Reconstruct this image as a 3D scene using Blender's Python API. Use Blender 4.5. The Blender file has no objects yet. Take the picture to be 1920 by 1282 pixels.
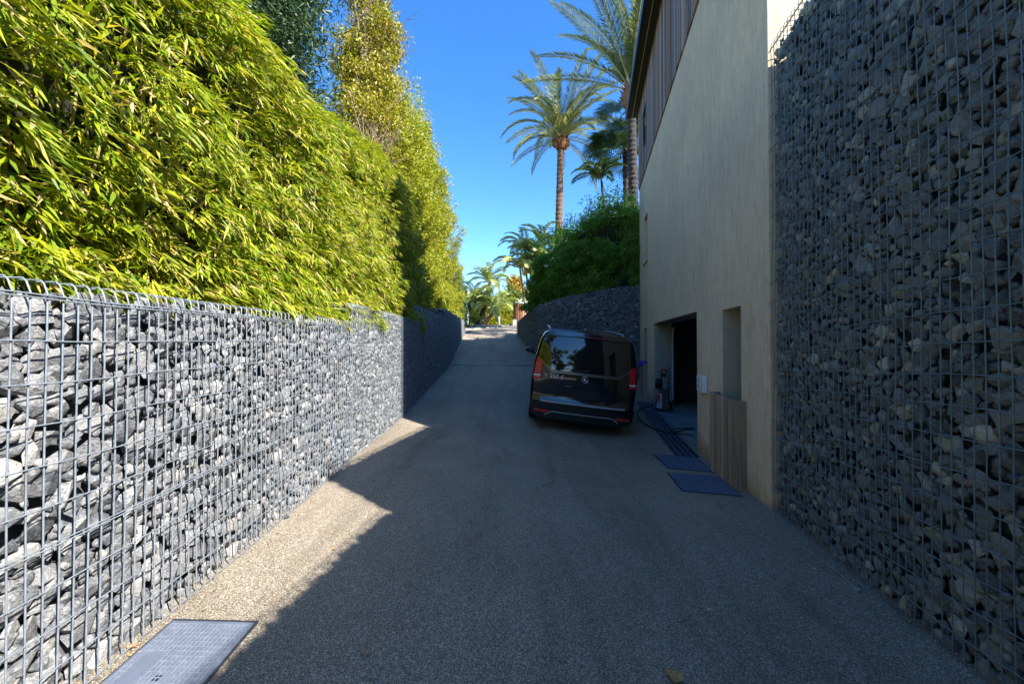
import bpy, bmesh, math, random
import numpy as np
from mathutils import Vector, Matrix, Euler
from mathutils import noise as mnoise

SC = bpy.context.scene
COL = SC.collection
random.seed(7)
RNG = np.random.default_rng(11)
PI = math.pi

# ------------------------------------------------------------------ camera, sky, sun
CAMZ = 1.5
F = 700.0                                   # focal length in pixels of the 1920 px wide photograph
PITCH = math.radians(0.7)
HORIZ = 639.0
CY = HORIZ - F * math.tan(PITCH)
cam_d = bpy.data.cameras.new('camera')
cam_d.sensor_width = 36.0
cam_d.lens = F / 1920 * 36
cam_d.shift_y = -(641 - CY) / 1920
cam_d.clip_start = 0.05
cam_d.clip_end = 2000
cam = bpy.data.objects.new('camera', cam_d)
cam.location = (0, 0, CAMZ)
cam.rotation_euler = (PI / 2 + PITCH, 0, 0)
COL.objects.link(cam)
SC.camera = cam

SUN_EL = math.radians(40.5)
SUN_H = Vector((0.8, -0.6, 0))
world = bpy.data.worlds.new('World')
SC.world = world
world.use_nodes = True
wn = world.node_tree
wn.nodes.clear()
w_out = wn.nodes.new('ShaderNodeOutputWorld')
w_bg = wn.nodes.new('ShaderNodeBackground')
w_sky = wn.nodes.new('ShaderNodeTexSky')
w_sky.sky_type = 'NISHITA'
w_sky.sun_disc = False
w_sky.sun_elevation = SUN_EL
w_sky.sun_rotation = math.atan2(SUN_H.x, SUN_H.y)
w_sky.air_density = 1.0
w_sky.dust_density = 0.15
w_sky.ozone_density = 4.0
w_hs = wn.nodes.new('ShaderNodeHueSaturation')
w_hs.inputs['Saturation'].default_value = 1.26
w_hs.inputs['Hue'].default_value = 0.506
w_bg.inputs['Strength'].default_value = 0.127
wn.links.new(w_sky.outputs[0], w_hs.inputs['Color'])
wn.links.new(w_hs.outputs[0], w_bg.inputs['Color'])
wn.links.new(w_bg.outputs[0], w_out.inputs['Surface'])

sun_d = bpy.data.lights.new('sun', 'SUN')
sun_d.energy = 5.0
sun_d.angle = math.radians(0.5)
sun_d.color = (1.0, 0.945, 0.87)
sun = bpy.data.objects.new('sun', sun_d)
sdir = Vector((-SUN_H.x * math.cos(SUN_EL), -SUN_H.y * math.cos(SUN_EL), -math.sin(SUN_EL)))
sun.rotation_euler = sdir.to_track_quat('-Z', 'Y').to_euler()
sun.location = (20, -15, 30)
COL.objects.link(sun)

SC.view_settings.view_transform = 'Standard'
SC.view_settings.look = 'None'
SC.view_settings.gamma = 1.0
SC.view_settings.use_curve_mapping = False
SC.view_settings.exposure = 1.66
try:
    SC.cycles.max_bounces = 8
    SC.cycles.diffuse_bounces = 4
    SC.cycles.transmission_bounces = 6
    SC.cycles.use_denoising = True
except Exception:
    pass

# ------------------------------------------------------------------ helpers
def ray(px, py):
    v = Vector(((px - 960) / F, 1.0, (CY - py) / F))
    c, s = math.cos(PITCH), math.sin(PITCH)
    return Vector((v.x, v.y * c - v.z * s, v.y * s + v.z * c))

def at(px, py, Y):
    r = ray(px, py)
    return Vector((0, 0, CAMZ)) + r * (Y / r.y)

def lerp(a, b, t):
    return a + (b - a) * t

def curve(pts):
    xs = [p[0] for p in pts]
    ys = [p[1] for p in pts]
    def f(x):
        if x <= xs[0]: return ys[0]
        if x >= xs[-1]: return ys[-1]
        for i in range(len(xs) - 1):
            if x <= xs[i + 1]:
                t = (x - xs[i]) / (xs[i + 1] - xs[i])
                m0 = 0 if i == 0 else (ys[i + 1] - ys[i - 1]) / (xs[i + 1] - xs[i - 1])
                m1 = 0 if i == len(xs) - 2 else (ys[i + 2] - ys[i]) / (xs[i + 2] - xs[i])
                h = xs[i + 1] - xs[i]
                t2, t3 = t * t, t * t * t
                return (2*t3 - 3*t2 + 1)*ys[i] + (t3 - 2*t2 + t)*h*m0 + (-2*t3 + 3*t2)*ys[i+1] + (t3 - t2)*h*m1
    return f

def tag(o, label=None, cat=None, group=None, kind=None):
    if label: o['label'] = label
    if cat: o['category'] = cat
    if group: o['group'] = group
    if kind: o['kind'] = kind
    return o

def empty(name, loc, rz=0.0, rot=None):
    o = bpy.data.objects.new(name, None)
    o.empty_display_size = 0.2
    COL.objects.link(o)
    o.location = loc
    o.rotation_euler = rot if rot is not None else (0, 0, rz)
    return o

def link(name, me, mat=None, parent=None, keep=False):
    o = bpy.data.objects.new(name, me)
    COL.objects.link(o)
    if mat is not None and not me.materials:
        me.materials.append(mat)
    if parent is not None:
        o.parent = parent
        if not keep:                         # mesh given in world coordinates
            o.matrix_parent_inverse = mw(parent).inverted()
    return o

def mw(o):
    m = Matrix.LocRotScale(o.location, o.rotation_euler, o.scale)
    if o.parent is not None:
        m = mw(o.parent) @ o.matrix_parent_inverse @ m
    return m

def np_mesh(name, verts, faces, smooth=False):
    """verts n x 3, faces m x k array (k = 3 or 4)."""
    me = bpy.data.meshes.new(name)
    verts = np.asarray(verts, dtype=np.float32)
    faces = np.asarray(faces, dtype=np.int32)
    m, k = faces.shape
    me.vertices.add(len(verts))
    me.vertices.foreach_set('co', verts.ravel())
    me.loops.add(m * k)
    me.loops.foreach_set('vertex_index', faces.ravel())
    me.polygons.add(m)
    me.polygons.foreach_set('loop_start', np.arange(0, m * k, k, dtype=np.int32))
    if smooth:
        me.polygons.foreach_set('use_smooth', np.ones(m, dtype=bool))
    me.update(calc_edges=True)
    me.validate()
    return me

class MB:
    """collects shapes, links them as one mesh object"""
    def __init__(self):
        self.v = []
        self.f = []
        self.s = []
    def add(self, vs, fs, smooth=False):
        b = len(self.v)
        self.v += [tuple(p) for p in vs]
        self.f += [tuple(i + b for i in f) for f in fs]
        self.s += [smooth] * len(fs)
        return self
    def box(self, lo, hi, M=None, bev=0.0):
        x0, y0, z0 = lo
        x1, y1, z1 = hi
        if bev > 0:
            bm = bmesh.new()
            bmesh.ops.create_cube(bm, size=1.0)
            for v in bm.verts:
                v.co = Vector((lerp(x0, x1, v.co.x + .5), lerp(y0, y1, v.co.y + .5), lerp(z0, z1, v.co.z + .5)))
            bmesh.ops.bevel(bm, geom=bm.edges[:], offset=bev, segments=2, affect='EDGES', profile=0.5)
            vs = [v.co.copy() for v in bm.verts]
            bm.verts.index_update()
            fs = [[v.index for v in f.verts] for f in bm.faces]
            bm.free()
        else:
            vs = [Vector(p) for p in ((x0,y0,z0),(x1,y0,z0),(x1,y1,z0),(x0,y1,z0),(x0,y0,z1),(x1,y0,z1),(x1,y1,z1),(x0,y1,z1))]
            fs = [(0,3,2,1),(4,5,6,7),(0,1,5,4),(1,2,6,5),(2,3,7,6),(3,0,4,7)]
        if M is not None: vs = [M @ p for p in vs]
        return self.add(vs, fs)
    def hexa(self, p8):
        fs = [(0,3,2,1),(4,5,6,7),(0,1,5,4),(1,2,6,5),(2,3,7,6),(3,0,4,7)]
        return self.add(p8, fs)
    def tube(self, pts, rad, n=8, cap=True, smooth=True):
        pts = [Vector(p) for p in pts]
        k = len(pts)
        rads = rad if isinstance(rad, (list, tuple)) else [rad] * k
        T = []
        for i in range(k):
            a = pts[max(0, i - 1)]
            b = pts[min(k - 1, i + 1)]
            t = b - a
            T.append(t.normalized() if t.length > 1e-9 else Vector((0, 0, 1)))
        up = Vector((0, 0, 1)) if abs(T[0].z) < .9 else Vector((1, 0, 0))
        nrm = T[0].cross(up).normalized()
        vs, fs = [], []
        for i in range(k):
            nrm = (nrm - T[i] * nrm.dot(T[i]))
            nrm = nrm.normalized() if nrm.length > 1e-6 else T[i].orthogonal().normalized()
            bn = T[i].cross(nrm)
            for j in range(n):
                a = 2 * PI * j / n
                vs.append(pts[i] + (nrm * math.cos(a) + bn * math.sin(a)) * rads[i])
        for i in range(k - 1):
            for j in range(n):
                j2 = (j + 1) % n
                fs.append((i*n + j, i*n + j2, (i+1)*n + j2, (i+1)*n + j))
        self.add(vs, fs, smooth)
        if cap:
            self.add(vs[:n], [tuple(range(n))[::-1]])
            self.add(vs[-n:], [tuple(range(n))])
        return self
    def lathe(self, prof, M=None, n=24, smooth=True):
        """prof: (r, h) pairs, axis z"""
        vs, fs = [], []
        for r, h in prof:
            for j in range(n):
                a = 2 * PI * j / n
                p = Vector((r * math.cos(a), r * math.sin(a), h))
                vs.append(M @ p if M is not None else p)
        for i in range(len(prof) - 1):
            for j in range(n):
                j2 = (j + 1) % n
                fs.append((i*n + j, i*n + j2, (i+1)*n + j2, (i+1)*n + j))
        return self.add(vs, fs, smooth)
    def mesh(self, name):
        me = bpy.data.meshes.new(name)
        me.from_pydata(self.v, [], self.f)
        me.polygons.foreach_set('use_smooth', self.s)
        me.update()
        return me
    def build(self, name, mat, parent=None, keep=False):
        return link(name, self.mesh(name), mat, parent, keep)

# ------------------------------------------------------------------ materials
def new_mat(name):
    m = bpy.data.materials.new(name)
    m.use_nodes = True
    nt = m.node_tree
    for n in list(nt.nodes): nt.nodes.remove(n)
    out = nt.nodes.new('ShaderNodeOutputMaterial')
    bs = nt.nodes.new('ShaderNodeBsdfPrincipled')
    nt.links.new(bs.outputs[0], out.inputs[0])
    return m, nt, bs, out

def nd(nt, typ, **kw):
    n = nt.nodes.new(typ)
    for k, v in kw.items():
        if k.startswith('i_'):
            n.inputs[k[2:].replace('_', ' ')].default_value = v
        else:
            setattr(n, k, v)
    return n

def ramp(nt, src, stops, interp='LINEAR'):
    r = nt.nodes.new('ShaderNodeValToRGB')
    r.color_ramp.interpolation = interp
    el = r.color_ramp.elements
    while len(el) < len(stops): el.new(0.5)
    for e, (p, c) in zip(el, stops):
        e.position = p
        e.color = (*c, 1) if len(c) == 3 else c
    nt.links.new(src, r.inputs[0])
    return r.outputs[0]

def mixc(nt, fac, a, b, blend='MIX'):
    m = nt.nodes.new('ShaderNodeMix')
    m.data_type = 'RGBA'
    m.blend_type = blend
    for sock, val in ((0, fac), (6, a), (7, b)):
        if hasattr(val, 'is_linked'): nt.links.new(val, m.inputs[sock])
        elif isinstance(val, (int, float)): m.inputs[sock].default_value = val
        else: m.inputs[sock].default_value = (*val, 1)
    return m.outputs[2]

def noise_fac(nt, scale, detail=4, rough=0.6, coord='Object', stretch=None, dist=0.0):
    tc = nt.nodes.new('ShaderNodeTexCoord')
    src = tc.outputs[coord]
    if stretch is not None:
        mp = nt.nodes.new('ShaderNodeMapping')
        mp.inputs['Scale'].default_value = stretch
        nt.links.new(src, mp.inputs[0])
        src = mp.outputs[0]
    n = nt.nodes.new('ShaderNodeTexNoise')
    n.inputs['Scale'].default_value = scale
    n.inputs['Detail'].default_value = detail
    n.inputs['Roughness'].default_value = rough
    n.inputs['Distortion'].default_value = dist
    nt.links.new(src, n.inputs['Vector'])
    return n.outputs[0]

def world_noise(nt, scale, detail=4, rough=0.6, stretch=None, dist=0.0):
    g = nt.nodes.new('ShaderNodeNewGeometry')
    src = g.outputs['Position']
    if stretch is not None:
        mp = nt.nodes.new('ShaderNodeMapping')
        mp.inputs['Scale'].default_value = stretch
        nt.links.new(src, mp.inputs[0])
        src = mp.outputs[0]
    n = nt.nodes.new('ShaderNodeTexNoise')
    n.inputs['Scale'].default_value = scale
    n.inputs['Detail'].default_value = detail
    n.inputs['Roughness'].default_value = rough
    n.inputs['Distortion'].default_value = dist
    nt.links.new(src, n.inputs['Vector'])
    return n.outputs[0]

def bump(nt, bs, h, strength=0.3, dist=0.01):
    b = nt.nodes.new('ShaderNodeBump')
    b.inputs['Strength'].default_value = strength
    b.inputs['Distance'].default_value = dist
    nt.links.new(h, b.inputs['Height'])
    nt.links.new(b.outputs[0], bs.inputs['Normal'])

def simple(name, col, rough=0.5, metal=0.0, spec=0.5, coat=0.0, nscale=None, namt=0.15, bumps=0.0):
    m, nt, bs, out = new_mat(name)
    bs.inputs['Roughness'].default_value = rough
    bs.inputs['Metallic'].default_value = metal
    bs.inputs['Specular IOR Level'].default_value = spec
    bs.inputs['Coat Weight'].default_value = coat
    bs.inputs['Coat Roughness'].default_value = 0.03
    if nscale:
        n = noise_fac(nt, nscale)
        c = ramp(nt, n, [(0.3, tuple(x * (1 - namt) for x in col)), (0.7, tuple(min(1, x * (1 + namt)) for x in col))])
        nt.links.new(c, bs.inputs['Base Color'])
        if bumps: bump(nt, bs, n, bumps, 0.003)
    else:
        bs.inputs['Base Color'].default_value = (*col, 1)
    return m

def rand_src(nt):
    """one random number per separate piece, whether it is its own object or an island of a joined mesh"""
    g = nt.nodes.new('ShaderNodeNewGeometry')
    oi = nt.nodes.new('ShaderNodeObjectInfo')
    a = nd(nt, 'ShaderNodeMath', operation='ADD')
    nt.links.new(g.outputs['Random Per Island'], a.inputs[0])
    nt.links.new(oi.outputs['Random'], a.inputs[1])
    fr = nd(nt, 'ShaderNodeMath', operation='FRACT')
    nt.links.new(a.outputs[0], fr.inputs[0])
    return fr.outputs[0]

def math_node(nt, op, a, b=None):
    m = nd(nt, 'ShaderNodeMath', operation=op)
    for i, v in enumerate((a, b)):
        if v is None: continue
        if hasattr(v, 'is_linked'): nt.links.new(v, m.inputs[i])
        else: m.inputs[i].default_value = v
    return m.outputs[0]

def stone_material(name, cols, vein=(0.55, 0.54, 0.5)):
    m, nt, bs, out = new_mat(name)
    r = rand_src(nt)
    base = ramp(nt, r, cols)
    r2 = math_node(nt, 'FRACT', math_node(nt, 'MULTIPLY', r, 17.31))
    blot = world_noise(nt, 14, 5, 0.65, dist=0.6)
    base2 = mixc(nt, ramp(nt, blot, [(0.40, (0, 0, 0)), (0.66, (1, 1, 1))]), base, mixc(nt, 0.28, base, vein), 'MIX')
    fine = world_noise(nt, 75, 5, 0.75, stretch=(1, 1, 1.8))
    k = math_node(nt, 'ADD', fine, math_node(nt, 'MULTIPLY', r2, 0.16))
    streak = ramp(nt, k, [(0.57, (0, 0, 0)), (0.70, (1, 1, 1))])
    c = mixc(nt, math_node(nt, 'MULTIPLY', streak, 0.32), base2, vein)
    dark = ramp(nt, fine, [(0.28, (0.45, 0.45, 0.47)), (0.5, (1, 1, 1))])
    c = mixc(nt, 1.0, c, dark, 'MULTIPLY')
    nt.links.new(c, bs.inputs['Base Color'])
    bs.inputs['Roughness'].default_value = 0.62
    bs.inputs['Specular IOR Level'].default_value = 0.45
    h = math_node(nt, 'ADD', math_node(nt, 'MULTIPLY', world_noise(nt, 28, 6, 0.7, dist=0.4), 1.0), math_node(nt, 'MULTIPLY', fine, 0.25))
    bump(nt, bs, h, 0.8, 0.018)
    return m

STONE = stone_material('blue grey quarry stone', [(0.0, (0.040, 0.046, 0.057)), (0.3, (0.062, 0.070, 0.084)), (0.58, (0.088, 0.097, 0.113)),
                                                   (0.80, (0.13, 0.138, 0.15)), (0.93, (0.20, 0.20, 0.20)), (1.0, (0.38, 0.36, 0.33))])
STONE_D = stone_material('dark quarry stone', [(0.0, (0.065, 0.077, 0.080)), (0.35, (0.115, 0.13, 0.13)), (0.6, (0.17, 0.182, 0.172)),
                                                (0.84, (0.24, 0.245, 0.22)), (0.95, (0.36, 0.345, 0.27)), (1.0, (0.56, 0.53, 0.42))], vein=(0.36, 0.36, 0.33))
CORE = simple('dark rubble core', (0.085, 0.09, 0.098), 0.95, nscale=20, namt=0.5, bumps=0.5)
WIRE = simple('galvanised wire', (0.20, 0.235, 0.27), 0.45, metal=0.2, nscale=40, namt=0.25)
WIRED = simple('dull green grey wire', (0.13, 0.19, 0.215), 0.5, metal=0.1, nscale=40, namt=0.25)

def leaf_material(name, stops, transl=0.35, rough=0.45, tcol=None, hue_noise=0.35):
    m, nt, bs, out = new_mat(name)
    r = rand_src(nt)
    c = ramp(nt, r, stops)
    n = world_noise(nt, 1.7, 3, 0.6)
    c2 = mixc(nt, math_node(nt, 'MULTIPLY', ramp(nt, n, [(0.35, (0, 0, 0)), (0.7, (1, 1, 1))]), hue_noise), c, stops[len(stops) // 2 + 1 if len(stops) > 2 else -1][1])
    nt.links.new(c2, bs.inputs['Base Color'])
    bs.inputs['Roughness'].default_value = rough
    bs.inputs['Specular IOR Level'].default_value = 0.35
    tr = nt.nodes.new('ShaderNodeBsdfTranslucent')
    tc = mixc(nt, 1.0, c2, tcol or (1.25, 1.3, 0.45), 'MULTIPLY')
    nt.links.new(tc, tr.inputs['Color'])
    mx = nt.nodes.new('ShaderNodeMixShader')
    mx.inputs[0].default_value = transl
    nt.links.new(bs.outputs[0], mx.inputs[1])
    nt.links.new(tr.outputs[0], mx.inputs[2])
    nt.links.new(mx.outputs[0], out.inputs[0])
    return m

BAMBOO = leaf_material('bamboo leaf', [(0.0, (0.07, 0.15, 0.006)), (0.3, (0.15, 0.24, 0.006)), (0.6, (0.27, 0.33, 0.008)), (0.82, (0.42, 0.40, 0.015)),
                                        (0.90, (0.48, 0.36, 0.09)), (1.0, (0.56, 0.43, 0.24))], 0.36, 0.5, hue_noise=0.15)
LAUREL = leaf_material('yellow green laurel leaf', [(0.0, (0.10, 0.17, 0.010)), (0.4, (0.22, 0.28, 0.012)), (0.75, (0.34, 0.35, 0.018)), (1.0, (0.44, 0.36, 0.04))], 0.35)
TREEY = leaf_material('olive gold tree leaf', [(0.0, (0.10, 0.13, 0.012)), (0.4, (0.21, 0.23, 0.015)), (0.8, (0.36, 0.33, 0.025)), (1.0, (0.46, 0.31, 0.05))], 0.3)
CONIF = leaf_material('dark conifer spray', [(0.0, (0.015, 0.04, 0.015)), (0.5, (0.03, 0.07, 0.025)), (1.0, (0.06, 0.10, 0.03))], 0.15)
DKGRN = leaf_material('deep green hedge leaf', [(0.0, (0.045, 0.14, 0.02)), (0.5, (0.10, 0.26, 0.03)), (0.85, (0.17, 0.35, 0.04)), (1.0, (0.26, 0.38, 0.05))], 0.3)
MIDGRN = leaf_material('mid green shrub leaf', [(0.0, (0.05, 0.09, 0.012)), (0.5, (0.10, 0.15, 0.018)), (1.0, (0.22, 0.24, 0.03))], 0.3)
AUTUMN = leaf_material('autumn leaf', [(0.0, (0.20, 0.10, 0.02)), (0.4, (0.38, 0.20, 0.03)), (0.8, (0.50, 0.32, 0.04)), (1.0, (0.25, 0.26, 0.03))], 0.4)
PALM = leaf_material('date palm leaflet', [(0.0, (0.08, 0.12, 0.03)), (0.5, (0.16, 0.205, 0.055)), (1.0, (0.33, 0.34, 0.12))], 0.22, 0.4, tcol=(1.1, 1.15, 0.6))
PALM2 = leaf_material('green palm leaflet', [(0.0, (0.18, 0.26, 0.07)), (0.5, (0.34, 0.42, 0.12)), (1.0, (0.58, 0.58, 0.24))], 0.25, 0.4)
PALMD = leaf_material('dark palm leaflet', [(0.0, (0.015, 0.045, 0.015)), (0.5, (0.03, 0.075, 0.02)), (1.0, (0.07, 0.12, 0.03))], 0.25, 0.4)
HCORE = simple('dark hedge backing', (0.012, 0.016, 0.005), 0.95, nscale=12, namt=0.6)  # near black, stands in for the shade inside a hedge
BARK = simple('grey brown bark', (0.13, 0.10, 0.07), 0.9, nscale=30, namt=0.4, bumps=0.6)
TWIG = simple('bare pale twig', (0.30, 0.22, 0.14), 0.85, nscale=30, namt=0.3)
PTRUNK = simple('palm trunk fibre', (0.12, 0.072, 0.042), 0.9, nscale=18, namt=0.5, bumps=0.8)
PTRUNKD = simple('dark palm trunk fibre', (0.033, 0.024, 0.02), 0.9, nscale=18, namt=0.5, bumps=0.8)
PBOOT = simple('orange palm boot fibre', (0.24, 0.10, 0.035), 0.85, nscale=15, namt=0.5, bumps=0.6)
RACHIS = simple('palm midrib', (0.30, 0.27, 0.09), 0.6)
SOIL = simple('dark garden soil', (0.06, 0.045, 0.03), 0.95, nscale=6, namt=0.4, bumps=0.5)
EARTH = simple('dry grassy earth', (0.07, 0.075, 0.035), 0.95, nscale=2, namt=0.4)

def drive_material():
    m, nt, bs, out = new_mat('exposed aggregate paving')
    g = nt.nodes.new('ShaderNodeNewGeometry')
    v = nd(nt, 'ShaderNodeTexVoronoi', feature='F1')
    v.inputs['Scale'].default_value = 200
    v.inputs['Randomness'].default_value = 1.0
    nt.links.new(g.outputs['Position'], v.inputs['Vector'])
    sep = nt.nodes.new('ShaderNodeSeparateColor')
    nt.links.new(v.outputs['Color'], sep.inputs[0])
    peb = ramp(nt, sep.outputs[0], [(0.0, (0.15, 0.126, 0.094)), (0.3, (0.28, 0.24, 0.182)), (0.6, (0.38, 0.328, 0.25)), (0.85, (0.49, 0.432, 0.335)), (1.0, (0.76, 0.70, 0.58))])
    gap = ramp(nt, v.outputs['Distance'], [(0.30, (1, 1, 1)), (0.70, (0.45, 0.43, 0.41))])
    c = mixc(nt, 0.85, peb, gap, 'MULTIPLY')
    big = world_noise(nt, 0.9, 4, 0.6)
    c = mixc(nt, 1.0, c, ramp(nt, big, [(0.3, (0.80, 0.78, 0.76)), (0.65, (1.05, 1.04, 1.02))]), 'MULTIPLY')
    st = world_noise(nt, 3.3, 5, 0.7, stretch=(1, 0.5, 1))
    c = mixc(nt, 1.0, c, ramp(nt, st, [(0.30, (0.74, 0.72, 0.70)), (0.44, (1, 1, 1))]), 'MULTIPLY')
    tr = world_noise(nt, 1.0, 5, 0.65, stretch=(2.2, 0.22, 1), dist=0.5)
    c = mixc(nt, 1.0, c, ramp(nt, tr, [(0.34, (0.76, 0.74, 0.72)), (0.5, (1, 1, 1)), (0.72, (1.06, 1.05, 1.03))]), 'MULTIPLY')
    spot = world_noise(nt, 7.5, 3, 0.5)
    c = mixc(nt, 1.0, c, ramp(nt, spot, [(0.20, (0.45, 0.42, 0.40)), (0.29, (1, 1, 1))]), 'MULTIPLY')
    nt.links.new(c, bs.inputs['Base Color'])
    bs.inputs['Roughness'].default_value = 0.62
    bs.inputs['Specular IOR Level'].default_value = 0.4
    h = math_node(nt, 'SUBTRACT', 1.0, v.outputs['Distance'])
    bump(nt, bs, h, 0.75, 0.006)
    return m
DRIVE = drive_material()

def stucco_material():
    m, nt, bs, out = new_mat('trowelled beige render')
    g0 = nt.nodes.new('ShaderNodeNewGeometry')
    mp0 = nt.nodes.new('ShaderNodeMapping')
    mp0.inputs['Rotation'].default_value = (math.radians(-32), 0, 0)
    mp0.inputs['Scale'].default_value = (1.0, 3.2, 0.8)
    nt.links.new(g0.outputs['Position'], mp0.inputs[0])
    n0 = nd(nt, 'ShaderNodeTexNoise')
    n0.inputs['Scale'].default_value = 4.5
    n0.inputs['Detail'].default_value = 6
    n0.inputs['Roughness'].default_value = 0.7
    n0.inputs['Distortion'].default_value = 1.1
    nt.links.new(mp0.outputs[0], n0.inputs['Vector'])
    a = n0.outputs[0]
    b = world_noise(nt, 0.7, 3, 0.55)
    f = world_noise(nt, 160, 3, 0.7)
    c = ramp(nt, a, [(0.30, (0.63, 0.475, 0.315)), (0.52, (0.78, 0.605, 0.42)), (0.72, (0.85, 0.69, 0.50))])
    c = mixc(nt, 1.0, c, ramp(nt, b, [(0.3, (0.86, 0.86, 0.87)), (0.7, (1.04, 1.03, 1.0))]), 'MULTIPLY')
    rain = world_noise(nt, 2.2, 5, 0.7, stretch=(2.5, 2.5, 0.16))
    c = mixc(nt, 1.0, c, ramp(nt, rain, [(0.28, (0.91, 0.90, 0.87)), (0.5, (1, 1, 1))]), 'MULTIPLY')
    g = nt.nodes.new('ShaderNodeNewGeometry')
    sx = nt.nodes.new('ShaderNodeSeparateXYZ')
    nt.links.new(g.outputs['Position'], sx.inputs[0])
    foot = math_node(nt, 'ADD', sx.outputs[2], math_node(nt, 'MULTIPLY', world_noise(nt, 5, 4, 0.7), 0.5))
    c = mixc(nt, 1.0, c, ramp(nt, foot, [(0.16, (0.62, 0.56, 0.42)), (0.42, (1, 1, 1))]), 'MULTIPLY')
    nt.links.new(c, bs.inputs['Base Color'])
    bs.inputs['Roughness'].default_value = 0.9
    bs.inputs['Specular IOR Level'].default_value = 0.2
    h = math_node(nt, 'ADD', math_node(nt, 'MULTIPLY', a, 1.0), math_node(nt, 'MULTIPLY', f, 0.22))
    bump(nt, bs, h, 0.55, 0.03)
    return m
STUCCO = stucco_material()

def wood_material(name, cols, grain=(14, 14, 0.8), knots=True):
    m, nt, bs, out = new_mat(name)
    r = rand_src(nt)
    base = ramp(nt, r, cols)
    tc = nt.nodes.new('ShaderNodeTexCoord')
    oi = nt.nodes.new('ShaderNodeObjectInfo')
    ad = nd(nt, 'ShaderNodeVectorMath', operation='ADD')
    g = nt.nodes.new('ShaderNodeNewGeometry')
    cmb = nt.nodes.new('ShaderNodeCombineXYZ')
    mul = math_node(nt, 'MULTIPLY', oi.outputs['Random'], 40.0)
    for i in range(3): nt.links.new(mul, cmb.inputs[i])
    nt.links.new(g.outputs['Position'], ad.inputs[0])
    nt.links.new(cmb.outputs[0], ad.inputs[1])
    mp = nt.nodes.new('ShaderNodeMapping')
    mp.inputs['Scale'].default_value = grain
    nt.links.new(ad.outputs[0], mp.inputs[0])
    n = nt.nodes.new('ShaderNodeTexNoise')
    n.inputs['Scale'].default_value = 3.0
    n.inputs['Detail'].default_value = 6
    n.inputs['Roughness'].default_value = 0.65
    n.inputs['Distortion'].default_value = 0.7
    nt.links.new(mp.outputs[0], n.inputs['Vector'])
    c = mixc(nt, 1.0, base, ramp(nt, n.outputs[0], [(0.3, (0.55, 0.52, 0.5)), (0.5, (1, 1, 1)), (0.75, (1.2, 1.17, 1.1))]), 'MULTIPLY')
    nt.links.new(c, bs.inputs['Base Color'])
    bs.inputs['Roughness'].default_value = 0.75
    bs.inputs['Specular IOR Level'].default_value = 0.25
    bump(nt, bs, n.outputs[0], 0.4, 0.006)
    return m
CLAD = wood_material('weathered cladding board', [(0.0, (0.13, 0.11, 0.095)), (0.3, (0.24, 0.16, 0.11)), (0.55, (0.32, 0.15, 0.07)), (0.8, (0.36, 0.33, 0.31)), (1.0, (0.19, 0.095, 0.05))])
PLANTERW = wood_material('weathered planter board', [(0.0, (0.27, 0.19, 0.125)), (0.5, (0.36, 0.26, 0.175)), (1.0, (0.44, 0.335, 0.23))])
GATEW = wood_material('red brown slat', [(0.0, (0.20, 0.09, 0.045)), (0.5, (0.30, 0.15, 0.08)), (1.0, (0.38, 0.22, 0.13))])

BLACKP = simple('black car paint', (0.0035, 0.0035, 0.004), 0.12, spec=0.6, coat=1.0)
CARGLASS = simple('tinted car glass', (0.0025, 0.003, 0.0035), 0.02, spec=0.9)
CHROME = simple('chrome trim', (0.72, 0.73, 0.75), 0.12, metal=1.0)
REDL = simple('red lamp lens', (0.62, 0.012, 0.02), 0.12, spec=0.7, coat=0.6)
WHITEL = simple('clear lamp lens', (0.75, 0.72, 0.62), 0.12, spec=0.7, coat=0.6)
RUBBER = simple('black rubber', (0.012, 0.012, 0.013), 0.75, nscale=60, namt=0.3)
ALLOY = simple('alloy rim', (0.45, 0.46, 0.48), 0.3, metal=0.9)
BLACKPL = simple('black plastic', (0.012, 0.012, 0.014), 0.45)
GREYPL = simple('light grey plastic', (0.45, 0.47, 0.50), 0.45)
REDPL = simple('red plastic', (0.55, 0.03, 0.02), 0.4)
WHITEPL = simple('white plastic', (0.72, 0.72, 0.70), 0.45, nscale=30, namt=0.06)
DARKWIN = simple('dark window glass', (0.008, 0.010, 0.012), 0.04, spec=0.8)
STEELD = simple('dark steel plate', (0.075, 0.115, 0.175), 0.55, metal=0.1, nscale=25, namt=0.25, bumps=0.15)
STEELG = simple('grey composite cover', (0.12, 0.145, 0.195), 0.5, metal=0.2, nscale=6, namt=0.18)
STEELR = simple('pale worn ridge', (0.175, 0.20, 0.25), 0.5, metal=0.2, nscale=40, namt=0.25)
FASCIA = simple('dark grey metal fascia', (0.045, 0.055, 0.07), 0.4, metal=0.5)
SOFFIT = simple('dark eave board', (0.035, 0.035, 0.035), 0.8)
GUTTER = simple('pale edge strip', (0.55, 0.48, 0.25), 0.5)
CONCRETE = simple('concrete floor', (0.20, 0.20, 0.195), 0.75, nscale=3, namt=0.25, bumps=0.15)
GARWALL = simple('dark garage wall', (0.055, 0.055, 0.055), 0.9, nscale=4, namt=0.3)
REVEAL = simple('grey beige reveal', (0.42, 0.37, 0.28), 0.85, nscale=8, namt=0.06)
BLUEC = simple('blue cloth', (0.02, 0.03, 0.45), 0.8, nscale=20, namt=0.3)
HOSEG = simple('blue grey hose', (0.16, 0.22, 0.32), 0.4)
KERBM = simple('grey kerb stone', (0.22, 0.215, 0.20), 0.8, nscale=12, namt=0.2, bumps=0.3)
DRYLEAF = simple('dry leaf', (0.36, 0.20, 0.07), 0.8, nscale=60, namt=0.3)
STRAW = simple('dry straw', (0.50, 0.40, 0.22), 0.8)

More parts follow.
